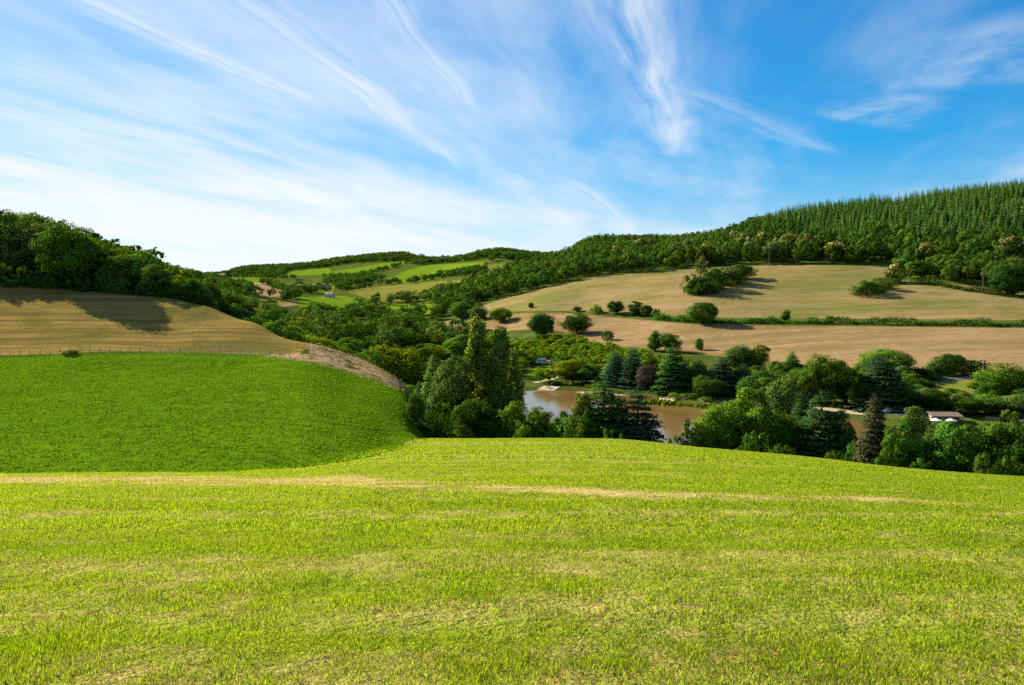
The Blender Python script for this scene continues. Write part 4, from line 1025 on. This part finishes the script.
far_l=rest+scatter([-120,30,100,180],[395,375,340,300],[760,760,640,560],12,22)+scatter([20,60,110,160,200],[760,800,820,900,1000],[1000,1000,1000,1100,1200],14,23)
stuff_trees('woodland',far_l,'lo','leaf_dark',5,'far dark wood along the top of the left ridge',lambda x,y:(U(14,20),U(12,16)))
# valley trees
pv=scatter([176,205,250,300,322,350,385,400,430,470,500,530],[216,212,206,204,202,202,204,206,235,345,345,345],[430,440,470,500,520,540,545,560,560,500,400,380],12.5,31)
def vlabel(x,y):
    px=CX+F*x/y
    if y<330: return 'leafy tree in the near row of the valley wood behind the bare bank' if px>300 else 'leafy tree in the row behind the crest of the stubble field'
    return 'tree in the thick of the valley wood' if y<480 else 'small seeming tree in the far part of the valley wood'
pv=[p for p in pv if p[1]<330 or fbm(np.array([p[0]*.02]),np.array([p[1]*.012]),3)[0]<.58]
pv_near=[p for p in pv if p[1]<330][:110]; pv_mid=[p for p in pv[len(pv_near):]][:25]; pv_far=pv[len(pv_near)+len(pv_mid):]
def vh(x,y):
    k=(U(9,21) if y>260 else U(9,15)); k=min(k,12) if CX+F*x/y>425 and y<300 else k; return (k,k*U(.6,.95))
for lst,gname in ((pv_near,'near trees of the valley wood'),(pv_mid,'middle trees of the valley wood')):
    woods('broadleaf_tree',lst,[('round','leaf'),('tall','leaf_dark'),('round','leaf_olive'),('round','leaf_bright'),('tall','leaf'),('tall','leaf_young'),('round','leaf_dark')],vlabel,'tree',gname,vh,200,False,6)
stuff_trees('woodland',pv_far[0::3],'mid','leaf',4,'leafy wood filling the valley floor behind the near trees',vh)
stuff_trees('woodland',pv_far[1::3],'mid','leaf_dark',4,'darker trees of the wood filling the valley floor',vh)
stuff_trees('woodland',pv_far[2::3],'midtall','leaf_olive',4,'olive trees of the wood filling the valley floor',vh)
print('VAL',len(pv),len(pl),len(rest))
for a,t,Y,w,v in ((433,352,200,26,0),(444,358,212,24,1),(438,372,188,26,2),(420,380,215,20,3)):
    TP('fir_tree','fir',v,'needle',a,t,Y,w,'dark fir in the valley wood left of the tall poplars','fir','dark firs left of the poplars')
pb=scatter([640,700,760,830,900,935,965,1080],[268,262,256,247,236,226,222,218],[345,330,318,308,292,272,240,236],8.6,33)
pb=[p for i,p in enumerate(pb) if fbm(np.array([p[0]*.03]),np.array([p[1]*.03]),2)[0]>.42]
woods('broadleaf_tree',pb,[('round','leaf_dark'),('tall','leaf'),('round','leaf'),('tall','leaf_dark'),('wide','leaf_olive')],'leafy tree in the belt between the pond path and the tan field','tree','trees between the pond path and the tan field',lambda x,y:(U(5.5,9.5),U(6,9)),60,False,6)
# campsite: rows of young trees
pc=scatter([495,520,545,580,620,668,700],[340,318,302,298,294,290,288],[520,505,490,455,395,352,335],6.0,41,False)
sdf=field_sdf(np.array([p[0] for p in pc]),np.array([p[1] for p in pc]))
print('PC',len(pc))
pc=[p for p,s,t in zip(pc,sdf['lime'],sdf['tanlow']) if s<-1 and t<0]
print('PC',len(pc))
woods('young_tree',pc,[('young','leaf_young'),('young','leaf_young'),('young','leaf_bright')],'small yellow green tree in the planted rows of the campsite','tree','young trees of the campsite',lambda x,y:(U(5,8.5),U(5,7.5)),270,False,5)
# centre wood
pw=scatter([430,470,500,540,600,660,700,740,790,830,880,900,960,1030,1180],[760,742,735,738,726,724,722,712,694,680,665,hit(900,283,520,700)-4,hit(960,287,500,690)-6,hit(1030,298,480,680)-6,540],
               [850,880,930,1020,1320,1340,1180,1060,860,790,760,740,700,660,640],10.5,51)
wl=woods('woodland_tree',pw,[('mid','leaf_dark'),('midtall','leaf_dark'),('mid','leaf'),('midtall','leaf'),('mid','leaf_olive')],
  lambda x,y:'leafy tree on the lower edge of the wood above the hill pasture','tree','trees along the lower edge of the hill wood',lambda x,y:(U(13,20),U(10,14)),120,False,6)
wh=lambda x,y:(U(12,21),U(8,14))
stuff_trees('woodland',[p for i,p in enumerate(wl) if i%5 in (0,2,3)],'lo','leaf_dark',6,'dark leafy wood covering the middle of the right hillside',wh)
stuff_trees('woodland',[p for i,p in enumerate(wl) if i%5 in (1,4)],'lo','leaf',6,'paler trees of the wood covering the middle of the right hillside',wh)
for i,(a,Y) in enumerate(((708,780),(742,790),(752,770),(765,800),(781,745),(790,760),(771,730),(618,840),(640,880),(678,800),(835,705),(806,735),(925,655),(1010,620),(690,830),(735,830),(548,800),(700,760))):
    x,y,z=at(a,Y)
    plant('chestnut_tree','chestnut',i%5,'leaf_chestnut',x,y,U(20,25),U(14,18),'cream flowered chestnut among the darker trees of the hill wood','tree','flowering chestnuts in the hill wood',False,z)
# spruce plantation
ps=scatter([690,740,790,850,900,960,1024,1200],[1040,900,810,760,735,690,650,640],[1120,1080,1060,1050,1050,1050,1060,1060],6.7,61,True,0.46)
ps=[p for p in ps if random.random()>.08 and fbm(np.array([p[0]*.02]),np.array([p[1]*.02]),3)[0]>.34]
sl=woods('spruce_tree',ps,[('spruce','needle')],'dark spruce in the dense plantation on the right hillside','spruce','spruces of the hillside plantation',lambda x,y:(U(8,14)+U(0,6),U(4.4,6.8)),280,False,6)
stuff_trees('spruce_plantation',sl,'lospruce','needle',6,'dense spruce plantation covering the upper right hillside',lambda x,y:(U(8,14)+U(0,6),U(4.8,7.4)))
# far fields, hedgerows and ridge
g=np.random.default_rng(71)
ph=scatter([205,300,400,480,545],[440,530,560,700,1150],[2000,2100,2000,1600,1500],16,72)
ph=[p for p in ph if fbm(np.array([p[0]*.011]),np.array([p[1]*.006]),3)[0]>(.58 if p[1]>900 else .53)]
hl=woods('hedgerow_tree',ph,[('mid','leaf_dark'),('midtall','leaf'),('mid','leaf')],'small distant tree in the hedgerows between the far fields','tree','hedgerow trees among the far fields',lambda x,y:(U(9,15),U(9,15)),80,False,5)
stuff_trees('woodland',hl,'lo','leaf_dark',5,'far off hedgerows and groves between the distant fields',lambda x,y:(U(10,15),U(11,17)))
def row_trees(pts,y0,y1,step,lo,hi,label,group):
    P2=[(xof(a,hit(a,rw,y0,y1)),hit(a,rw,y0,y1)) for a,rw in pts]
    for (xa,ya),(xb,yb) in zip(P2[:-1],P2[1:]):
        n=max(1,int(math.hypot(xb-xa,yb-ya)/step))
        for i in range(n):
            if random.random()<.2: continue
            t=(i+U(-.3,.3))/n; x=xa+(xb-xa)*t+U(-4,4); y=ya+(yb-ya)*t+U(-6,6)
            k,mn=random.choice([('mid','leaf_dark'),('midtall','leaf_dark'),('mid','leaf')]); h=U(lo,hi)
            plant('hedgerow_tree',k,int(U(0,5)),mn,x,y,h,h*U(.8,1.2),label,'tree',group,False)
for pts,y0,y1,lb in (([(228,276),(265,279),(300,276)],900,1700,'tree in the hedgerow above the reddish ploughed field'),
  ([(264,284),(295,294)],700,1400,'tree in the hedgerow at the right side of the reddish ploughed field'),
  ([(345,279),(385,270),(428,259)],1200,2300,'tree in the hedgerow climbing along the long far green strip'),
  ([(378,285),(410,284),(440,277),(470,272),(489,265)],1000,2000,'tree in the hedgerow below the far bright green field'),
  ([(345,292),(400,283),(440,280)],850,1500,'tree in the hedgerow on top of the golden hay field'),
  ([(380,304),(445,298),(472,288)],750,1400,'tree in the hedgerow under the golden hay field')):
    row_trees(pts,y0,y1,15,7,13,lb,'hedgerow: '+lb)
row_trees([(272,274),(290,270.5),(310,269),(332,267)],1700,3200,16,8,13,'tree in the thin row on the skyline left of the far ridge wood','skyline row of trees')
pr=scatter([180,250,300,345,400,430,470,540,600,650],[1500,2050,2150,2200,2150,1780,1650,1500,1330,1320],[1750,2550,2600,2700,2450,2050,1950,1900,1700,1500],17,73)
stuff_trees('woodland',pr,'lo','leaf_dark',5,'wood along the far skyline ridge',lambda x,y:(U(12,18),U(15,21)))

# ------------------------------------------------------------------ paths
ribbon('path',[(538,291),(556,287),(580,283),(620,276),(660,267),(700,258),(750,250),(800,242),(852,233),(900,224),(925,221)],3.2,M['gravel'])
ribbon('path',[(985,219),(1024,214),(1080,208)],3.0,M['gravel'])
ribbon('road',[(918,280),(950,283),(990,282),(1050,276),(1120,270)],5.5,M['asphalt'])
ribbon('road',[(920,252),(950,250),(975,252),(1000,256),(1040,262)],4.5,M['asphalt'])
ribbon('path',[(534,306),(545,312),(556,322),(566,338),(570,352),(562,372),(548,392),(530,402)],2.4,M['gravel'])
ribbon('path',[(516,388),(535,386),(560,376),(585,372)],4.0,M['gravel'])
ribbon('path',[(470,450),(490,446),(505,442),(530,430)],3.0,M['gravel'])
ribbon('path',[(780,312),(765,318),(750,322),(735,330)],3.0,M['gravel'])
ribbon('beach',[(541,294.5),(548,293.5),(556,291.5)],6,M['sand'],.2)
ribbon('beach',[(660,263.5),(668,262),(676,260)],3.5,M['sand'],.25)
# ------------------------------------------------------------------ fence, posts, poles
M['wood'] = simple_mat('weathered_wood', (0.16, 0.13, 0.10), (0.30, 0.26, 0.20), 8, stretch=(2, 2, .4))
M['steel'] = simple_mat('galvanised_steel', (0.42, 0.43, 0.44), (0.52, 0.53, 0.54), 4, 0.45, 0.5, 0.6)
def fence(pts, label, step, hgt):
    pa = [(xof(a, Y), Y) for a, Y in pts]
    o = bpy.data.objects.new('fence', None); COL.objects.link(o); o.location = (pa[0][0], pa[0][1], gz(*pa[0])); tag(o, label, 'fence')
    base = Vector(o.location); pm = MB(); pm.tube([(0, 0, -.3), (0, 0, hgt * .6), (0, 0, hgt)], [.075, .07, .06], 6); me = pm.mesh('post', M['wood'])
    tops = []; n = 0
    for (x0, y0), (x1, y1) in zip(pa[:-1], pa[1:]):
        L = math.hypot(x1 - x0, y1 - y0); k = max(1, int(L / step))
        for i in range(k):
            t = i / k; x = x0 + (x1 - x0) * t; y = y0 + (y1 - y0) * t; z = gz(x, y)
            p = link('post', me, o, (x - base.x, y - base.y, z - base.z)); p.scale = (1, 1, U(.9, 1.1)); p.rotation_euler = (U(-.05, .05), U(-.05, .05), 0)
            tops.append(Vector((x, y, z)) - base)
    w = MB()
    for hh in (.35, .65, .95):
        w.tube([t + Vector((0, 0, hh * hgt)) for t in tops], [.012] * len(tops), 4)
    w.build('wire', M['steel'], o)
    return o
fr = lambda a, row: hit(a, row, 150, 200)
fence([(a, fr(a, rw) + 0.3) for a, rw in ((-30, 357), (0, 356.3), (60, 354.2), (100, 352.8), (150, 353), (200, 353.6), (250, 355.5), (300, 358.5))], 'wire fence on thin wooden posts between the stubble field and the green crop', 1.9, 1.15)

def pole(name, a, Y, top, label, cat, arm=True, r=.13, m='wood', base=None):
    if base is not None: Y = hit(a, base, *Y)
    x, y, z = at(a, Y); h = (HOR - top) / F * Y - z
    o = bpy.data.objects.new(name, None); COL.objects.link(o); o.location = (x, y, z); tag(o, label, cat)
    mb = MB(); mb.tube([(0, 0, -.3), (0, 0, h * .5), (0, 0, h)], [r, r * .9, r * .7], 8); mb.build('shaft', M[m], o)
    if arm:
        mb = MB(); mb.box(-.9, .9, -.06, .06, h - .75, h - .6); mb.build('crossarm', M[m], o)
        for q in (-.75, 0, .75):
            mb = MB(); mb.tube([(q, 0, h - .6), (q, 0, h - .5), (q, 0, h - .4)], [.06, .09, .05], 8); mb.build('insulator', M['steel'], o)
    return o
pole('utility_pole', 769, (600, 720), 248, 'grey utility pole standing before the hill wood above the upper tan field', 'pole', base=270)
pole('utility_pole', 983, (480, 640), 276, 'thin utility pole on the scrubby edge at the right of the upper tan field', 'pole', base=291)
pole('utility_pole', 983, (290, 340), 357, 'slim pale pole on the tan field right of the spreading dark tree', 'pole', base=373, arm=False, r=.09, m='steel')
x, y, z = at(891, hit(891, 278, 520, 700)); mb = MB(); mb.tube([(0, 0, -.5), (.1, 0, 3.5), (0, .1, 7), (.25, 0, 9.6), (.5, 0, 10.4)], [1.25, 1.1, 1.0, .8, .25], 9)
for a_, zz in ((.6, 6.5), (2.9, 8.2), (4.4, 5.0)): mb.tube([(0, 0, zz), (math.cos(a_) * 1.6, math.sin(a_) * 1.6, zz + .9)], [.35, .10], 6)
M['deadwood'] = simple_mat('bleached_deadwood', (0.36, 0.31, 0.23), (0.52, 0.46, 0.36), 3, stretch=(2, 2, .4))
tag(mb.build('dead_trunk', M['deadwood'], None, (x, y, z)), 'pale broken dead trunk at the wood edge above the pair of dark bushes', 'dead tree')

def lamp(a, Y, top, label):
    x, y, z = at(a, Y); h = (HOR - top) / F * Y - z
    o = bpy.data.objects.new('street_lamp', None); COL.objects.link(o); o.location = (x, y, z); tag(o, label, 'street lamp')
    mb = MB(); mb.tube([(0, 0, -.2), (0, 0, h * .6), (0, 0, h - .3), (.25, 0, h - .05), (1.1, 0, h)], [.11, .09, .075, .065, .05], 8); mb.build('post', M['steel'], o)
    mb = MB(); mb.box(.9, 1.75, -.15, .15, h - .06, h + .10, .08, .05); mb.build('lamp_head', M['steel'], o)
lamp(898, 262, 366, 'grey street lamp beside the large blue grey cedar above the pond')

# ------------------------------------------------------------------ vehicles
def paint(name, c, rough=.35): return simple_mat(name, c, tuple(q * .94 for q in c), 2, rough, .5)
M['white_paint'] = paint('white_paint', (.80, .80, .79)); M['silver_paint'] = paint('silver_paint', (.48, .50, .53)); M['blue_paint'] = paint('blue_paint', (.10, .20, .42)); M['dark_paint'] = paint('dark_paint', (.05, .055, .065)); M['red_paint'] = paint('red_paint', (.35, .05, .04))
M['glass'] = simple_mat('dark_glass', (.02, .025, .03), (.03, .035, .04), 2, .08, .6)
M['tyre'] = simple_mat('tyre_rubber', (.02, .02, .02), (.035, .035, .035), 8, .9, .1)
def wheel(o, x, y, r=.32):
    mb = MB(); mb.tube([(x, y - .11, r), (x, y + .11, r)], [r, r], 16); w = mb.build('wheel', M['tyre'], o)
    mb = MB(); mb.tube([(x, y - .125, r), (x, y + .125, r)], [r * .6, r * .6], 12); mb.build('rim', M['steel'], w)
def car(a, Y, rot, m, label, van=False, group=None):
    x, y, z = at(a, Y); o = bpy.data.objects.new('parked_car', None); COL.objects.link(o); o.location = (x, y, z + .05); o.rotation_euler = (0, 0, rot); tag(o, label, 'car', group)
    if van:
        mb = MB(); mb.prism([(-2.4, .35), (2.4, .35), (2.45, .95), (2.25, 1.15), (1.55, 2.15), (-2.35, 2.2), (-2.45, 1.2)], -.95, .95); mb.build('body', m, o, bevel=.06)
        mb = MB(); mb.prism([(2.21, 1.2), (1.62, 2.02), (1.66, 2.06), (2.27, 1.22)], -.8, .8); mb.build('windscreen', M['glass'], o)
        for s in (-1, 1):
            mb = MB(); mb.prism([(.5, 1.25), (1.95, 1.25), (1.5, 1.95), (.5, 1.95)], s * .945 - .02, s * .945 + .02); mb.build('window', M['glass'], o)
    else:
        mb = MB(); mb.prism([(-2.1, .3), (2.1, .3), (2.15, .62), (1.95, .80), (.95, .93), (.25, 1.42), (-1.15, 1.46), (-1.9, .98), (-2.15, .9)], -.86, .86); mb.build('body', m, o, bevel=.06)
        mb = MB(); mb.prism([(.98, .95), (.32, 1.38), (.36, 1.41), (1.05, .96)], -.74, .74); mb.build('windscreen', M['glass'], o)
        mb = MB(); mb.prism([(-1.82, 1.02), (-1.22, 1.41), (-1.26, 1.43), (-1.9, 1.04)], -.72, .72); mb.build('rear_window', M['glass'], o)
        for s in (-1, 1):
            mb = MB(); mb.prism([(-1.5, .98), (.75, .98), (.2, 1.34), (-1.08, 1.37)], s * .855 - .02, s * .855 + .02); mb.build('window', M['glass'], o)
    for wx in (-1.3, 1.35):
        for wy in (-.8, .8): wheel(o, wx, wy)
    for s in (-.6, .6):
        mb = MB(); mb.box(2.05 if not van else 2.38, 2.16 if not van else 2.47, s - .18, s + .18, .58, .74); mb.build('headlight', M['glass'], o)
    return o
car(889, 228, .1, M['white_paint'], 'white car parked on the bank path below the large blue grey cedar')
car(590, 352, .5, M['white_paint'], 'white car, left one of the row parked among the young campsite trees')
car(597, 349, .55, M['silver_paint'], 'silver car in the middle of the row parked among the young campsite trees')
car(605, 346, .6, M['blue_paint'], 'blue car, right one of the row parked among the young campsite trees')
car(553, 372, 1.2, M['dark_paint'], 'dark car beside the pale track through the campsite')
car(560, 369, 1.1, M['silver_paint'], 'silver car beside the pale track through the campsite')
car(466, 420, .3, M['white_paint'], 'white van among the trees left of the tallest poplar', True)

def caravan(a, Y, rot, label):
    x, y, z = at(a, Y); o = bpy.data.objects.new('caravan', None); COL.objects.link(o); o.location = (x, y, z + .05); o.rotation_euler = (0, 0, rot); tag(o, label, 'caravan')
    mb = MB(); mb.prism([(-2.6, .5), (2.5, .5), (2.75, 1.2), (2.4, 2.5), (2.1, 2.65), (-2.2, 2.65), (-2.55, 2.5), (-2.7, 1.2)], -1.1, 1.1); mb.build('body', M['white_paint'], o, bevel=.08)
    for s in (-1, 1):
        for q in (-1.6, .6):
            mb = MB(); mb.box(q, q + 1.1, s * 1.1 - .03, s * 1.1 + .03, 1.45, 2.05); mb.build('window', M['glass'], o)
        wheel(o, -.1, s * .95)
    mb = MB(); mb.box(-.75, -.15, -1.14, -1.08, .6, 2.3); mb.build('door', M['silver_paint'], o)
    mb = MB(); mb.tube([(2.6, -.5, .5), (3.7, 0, .5)], [.05, .05], 6); mb.tube([(2.6, .5, .5), (3.7, 0, .5)], [.05, .05], 6); mb.build('drawbar', M['steel'], o)
caravan(577, 400, .8, 'white caravan at the back of the campsite under the broad dark tree')
caravan(541, 376, .2, 'white caravan by the bend of the pale campsite track')
caravan(527, 384, 1.0, 'white caravan at the left end of the campsite behind the slender poplar')

# ------------------------------------------------------------------ buildings
M['tiles'] = simple_mat('roof_tiles', (.26, .11, .065), (.38, .18, .11), 2.5); M['brown_roof'] = simple_mat('brown_roof', (.13, .085, .06), (.19, .13, .10), 3)
M['render_wall'] = simple_mat('plaster_wall', (.50, .43, .33), (.60, .53, .42), .8); M['stone_wall'] = simple_mat('stone_wall', (.24, .20, .15), (.36, .30, .23), 1.2); M['shutter'] = simple_mat('painted_wood', (.10, .12, .11), (.14, .16, .14), 4)
M['white_cloth'] = simple_mat('white_canvas', (.78, .78, .76), (.70, .71, .72), 2)
def house(a, Y, rot, L, W, H, label, wall='render_wall', roof='tiles', chim=True, pitch=.42):
    x, y, z = at(a, Y); o = bpy.data.objects.new('house', None); COL.objects.link(o); o.location = (x, y, z); o.rotation_euler = (0, 0, rot); tag(o, label, 'house')
    mb = MB(); rz = H + W / 2 * pitch
    mb.prism([(-W/2, -1.5), (W/2, -1.5), (W/2, H), (0, rz), (-W/2, H)], -L/2, L/2); mb.build('wall', M[wall], o)
    mb = MB(); e = .5; t = .18; d = e * pitch
    mb.prism([(-W/2-e, H-d+.05), (0, rz+.05), (W/2+e, H-d+.05), (W/2+e, H-d+.05+t), (0, rz+.05+t), (-W/2-e, H-d+.05+t)], -L/2-.4, L/2+.4); ro = mb.build('roof', M[roof], o)
    if chim:
        mb = MB(); mb.box(-.35, .35, L*.2, L*.2+.8, rz-.3, rz+1.3); mb.box(-.42, .42, L*.2-.07, L*.2+.87, rz+1.3, rz+1.45); mb.build('chimney', M['stone_wall'], ro)
    n = max(2, int(L / 3.2))
    for s in (-1, 1):
        for i in range(n):
            q = -L/2 + (i + .5) * L / n
            for fl in range(max(1, int(H / 2.7))):
                zz = 1.0 + fl * 2.7
                if fl == 0 and i == n // 2 and s == -1:
                    mb = MB(); mb.box(s*W/2-.06, s*W/2+.06, q-.5, q+.5, 0, 2.1); mb.build('door', M['shutter'], o); continue
                mb = MB(); mb.box(s*W/2-.05, s*W/2+.05, q-.5, q+.5, zz, zz+1.25); w = mb.build('window', M['glass'], o)
                mb = MB()
                for k in (-1, 1): mb.box(s*W/2-.07, s*W/2+.07, q+k*.78-.25, q+k*.78+.25, zz-.02, zz+1.27)
                mb.build('shutters', M['shutter'], w)
    return o
house(297, 1120, 1.35, 18, 9, 5, 'low farmhouse with a red tiled roof left of the far grove of trees')
house(322, 1150, 1.65, 26, 10, 5.2, 'long farm building with a red tiled roof among the far fields')
house(309, 1160, .3, 9, 8, 4.5, 'small farm house between the two larger red roofed farm buildings', 'stone_wall')
house(340, 1180, 1.5, 13, 8, 5, 'farm shed with a tiled roof at the right end of the far hamlet', 'stone_wall', 'tiles', False)
house(330, 900, 1.2, 9, 7, 4.5, 'small white walled house among trees below the far hamlet')
house(220, 1490, 1.4, 20, 11, 7.5, 'pale house on the far left skyline next to a grove')
house(205, 1480, .6, 12, 9, 6, 'grey walled house half hidden by trees on the far left skyline', 'stone_wall')
# low campsite hut with an open front
x, y, z = at(946, 216); o = bpy.data.objects.new('campsite_hut', None); COL.objects.link(o); o.location = (x, y, z - .3); o.rotation_euler = (0, 0, -.12); o.scale = (.85, .85, .8); tag(o, 'low brown roofed campsite hut with an open white front above the round bright tree', 'hut')
mb = MB(); mb.box(-4.2, 4.2, .2, 2.6, -1.2, 2.3); mb.build('wall', M['wood'], o)
mb = MB(); mb.add([(-4.7, -1.9, 2.2), (4.7, -1.9, 2.2), (4.7, 3.0, 2.95), (-4.7, 3.0, 2.95), (-4.7, -1.9, 2.4), (4.7, -1.9, 2.4), (4.7, 3.0, 3.15), (-4.7, 3.0, 3.15)], [(3,2,1,0),(4,5,6,7),(0,1,5,4),(1,2,6,5),(2,3,7,6),(3,0,4,7)]); mb.build('roof', M['brown_roof'], o)
for q in (-4.3, -1.45, 1.45, 4.3):
    mb = MB(); mb.box(q-.09, q+.09, -1.7, -1.52, -1.2, 2.2); mb.build('post', M['wood'], o)
mb = MB(); mb.box(-4.0, -.4, .1, .2, .9, 1.9); mb.build('window', M['glass'], o)
mb = MB(); mb.box(.6, 1.6, .1, .2, -.6, 1.6); mb.build('door', M['white_paint'], o)
mb = MB(); mb.box(-4.0, -.4, -.5, .1, .65, .8); mb.build('counter', M['white_paint'], o)
def parasol(a, Y, label, m):
    x, y, z = at(a, Y); o = bpy.data.objects.new('parasol', None); COL.objects.link(o); o.location = (x, y, z); tag(o, label, 'parasol')
    mb = MB(); mb.tube([(0, 0, 0), (0, 0, 2.6)], [.035, .03], 8); mb.build('pole', M['steel'], o)
    mb = MB(); n = 8; v = [(0, 0, 2.75)] + [(1.45*math.cos(6.283*k/n), 1.45*math.sin(6.283*k/n), 2.15) for k in range(n)] + [(0, 0, 2.69)] + [(1.43*math.cos(6.283*k/n), 1.43*math.sin(6.283*k/n), 2.10) for k in range(n)]
    mb.add(v, [(0, 1+k, 1+(k+1)%n) for k in range(n)] + [(n+1, n+2+(k+1)%n, n+2+k) for k in range(n)] + [(1+k, n+2+k, n+2+(k+1)%n, 1+(k+1)%n) for k in range(n)]); mb.build('canopy', M[m], o)
parasol(951, 211, 'white parasol before the open front of the campsite hut', 'white_cloth')
parasol(936, 212, 'white parasol at the left corner of the campsite hut', 'white_cloth')
# people sized signs of life on the far bank
def bench(a, Y, label):
    x, y, z = at(a, Y); o = bpy.data.objects.new('picnic_table', None); COL.objects.link(o); o.location = (x, y, z + .05); o.rotation_euler = (0, 0, .2); tag(o, label, 'picnic table')
    mb = MB(); mb.box(-.9, .9, -.38, .38, .70, .76); mb.build('tabletop', M['wood'], o)
    for s in (-1, 1):
        mb = MB(); mb.box(-.9, .9, s*.72-.14, s*.72+.14, .42, .47); mb.build('seat', M['wood'], o)
        mb = MB(); mb.tube([(s*.65, -.75, 0), (s*.65, -.2, .72)], [.05, .05], 5); mb.tube([(s*.65, .75, 0), (s*.65, .2, .72)], [.05, .05], 5); mb.tube([(s*.65, -.8, .40), (s*.65, .8, .40)], [.04, .04], 5); mb.build('legs', M['wood'], o)
bench(667, 264, 'wooden picnic table on the sandy bank under the tall black cedar'); bench(548, 293, 'wooden picnic table on the pink sand at the left end of the pond')
# dry stalks in the foreground
M['dock'] = simple_mat('rusty_seed_head', (.16, .05, .018), (.26, .09, .03), 40); M['straw'] = simple_mat('dry_stem', (.42, .33, .17), (.55, .45, .25), 20)
def stalk(a, Y, h, label, red):
    x, y, z = at(a, Y); o = bpy.data.objects.new('dock_plant' if red else 'dry_stalk', None); COL.objects.link(o); o.location = (x, y, z - .01); tag(o, label, 'weed')
    mb = MB(); mb.tube([(0, 0, 0), (.01, 0, h * .5), (.03 if red else .07, .01, h)], [.004, .003, .0015], 5); mb.build('stem', M['straw'], o)
    if red:
        g = np.random.default_rng(int(a)); n = 160; t = .35 + .65 * g.random(n)
        pos = np.stack([.03 * t + g.normal(size=n) * .009 * (1.2 - t), g.normal(size=n) * .009 * (1.2 - t), h * t], 1)
        link('seed_head', quads_mesh('seed_head', leaf_quads(pos, g.normal(size=(n, 3)), np.full(n, .013), .8, g).astype(np.float32), M['dock']), o)
stalk(301, 4.15, .12, 'rusty red dock seed head at the bottom edge of the meadow', True); stalk(208, 4.2, .10, 'pale bent dry stalk left of the rusty dock at the bottom of the meadow', False); stalk(455, 4.15, .10, 'pale dry stalk right of the rusty dock at the bottom of the meadow', False)
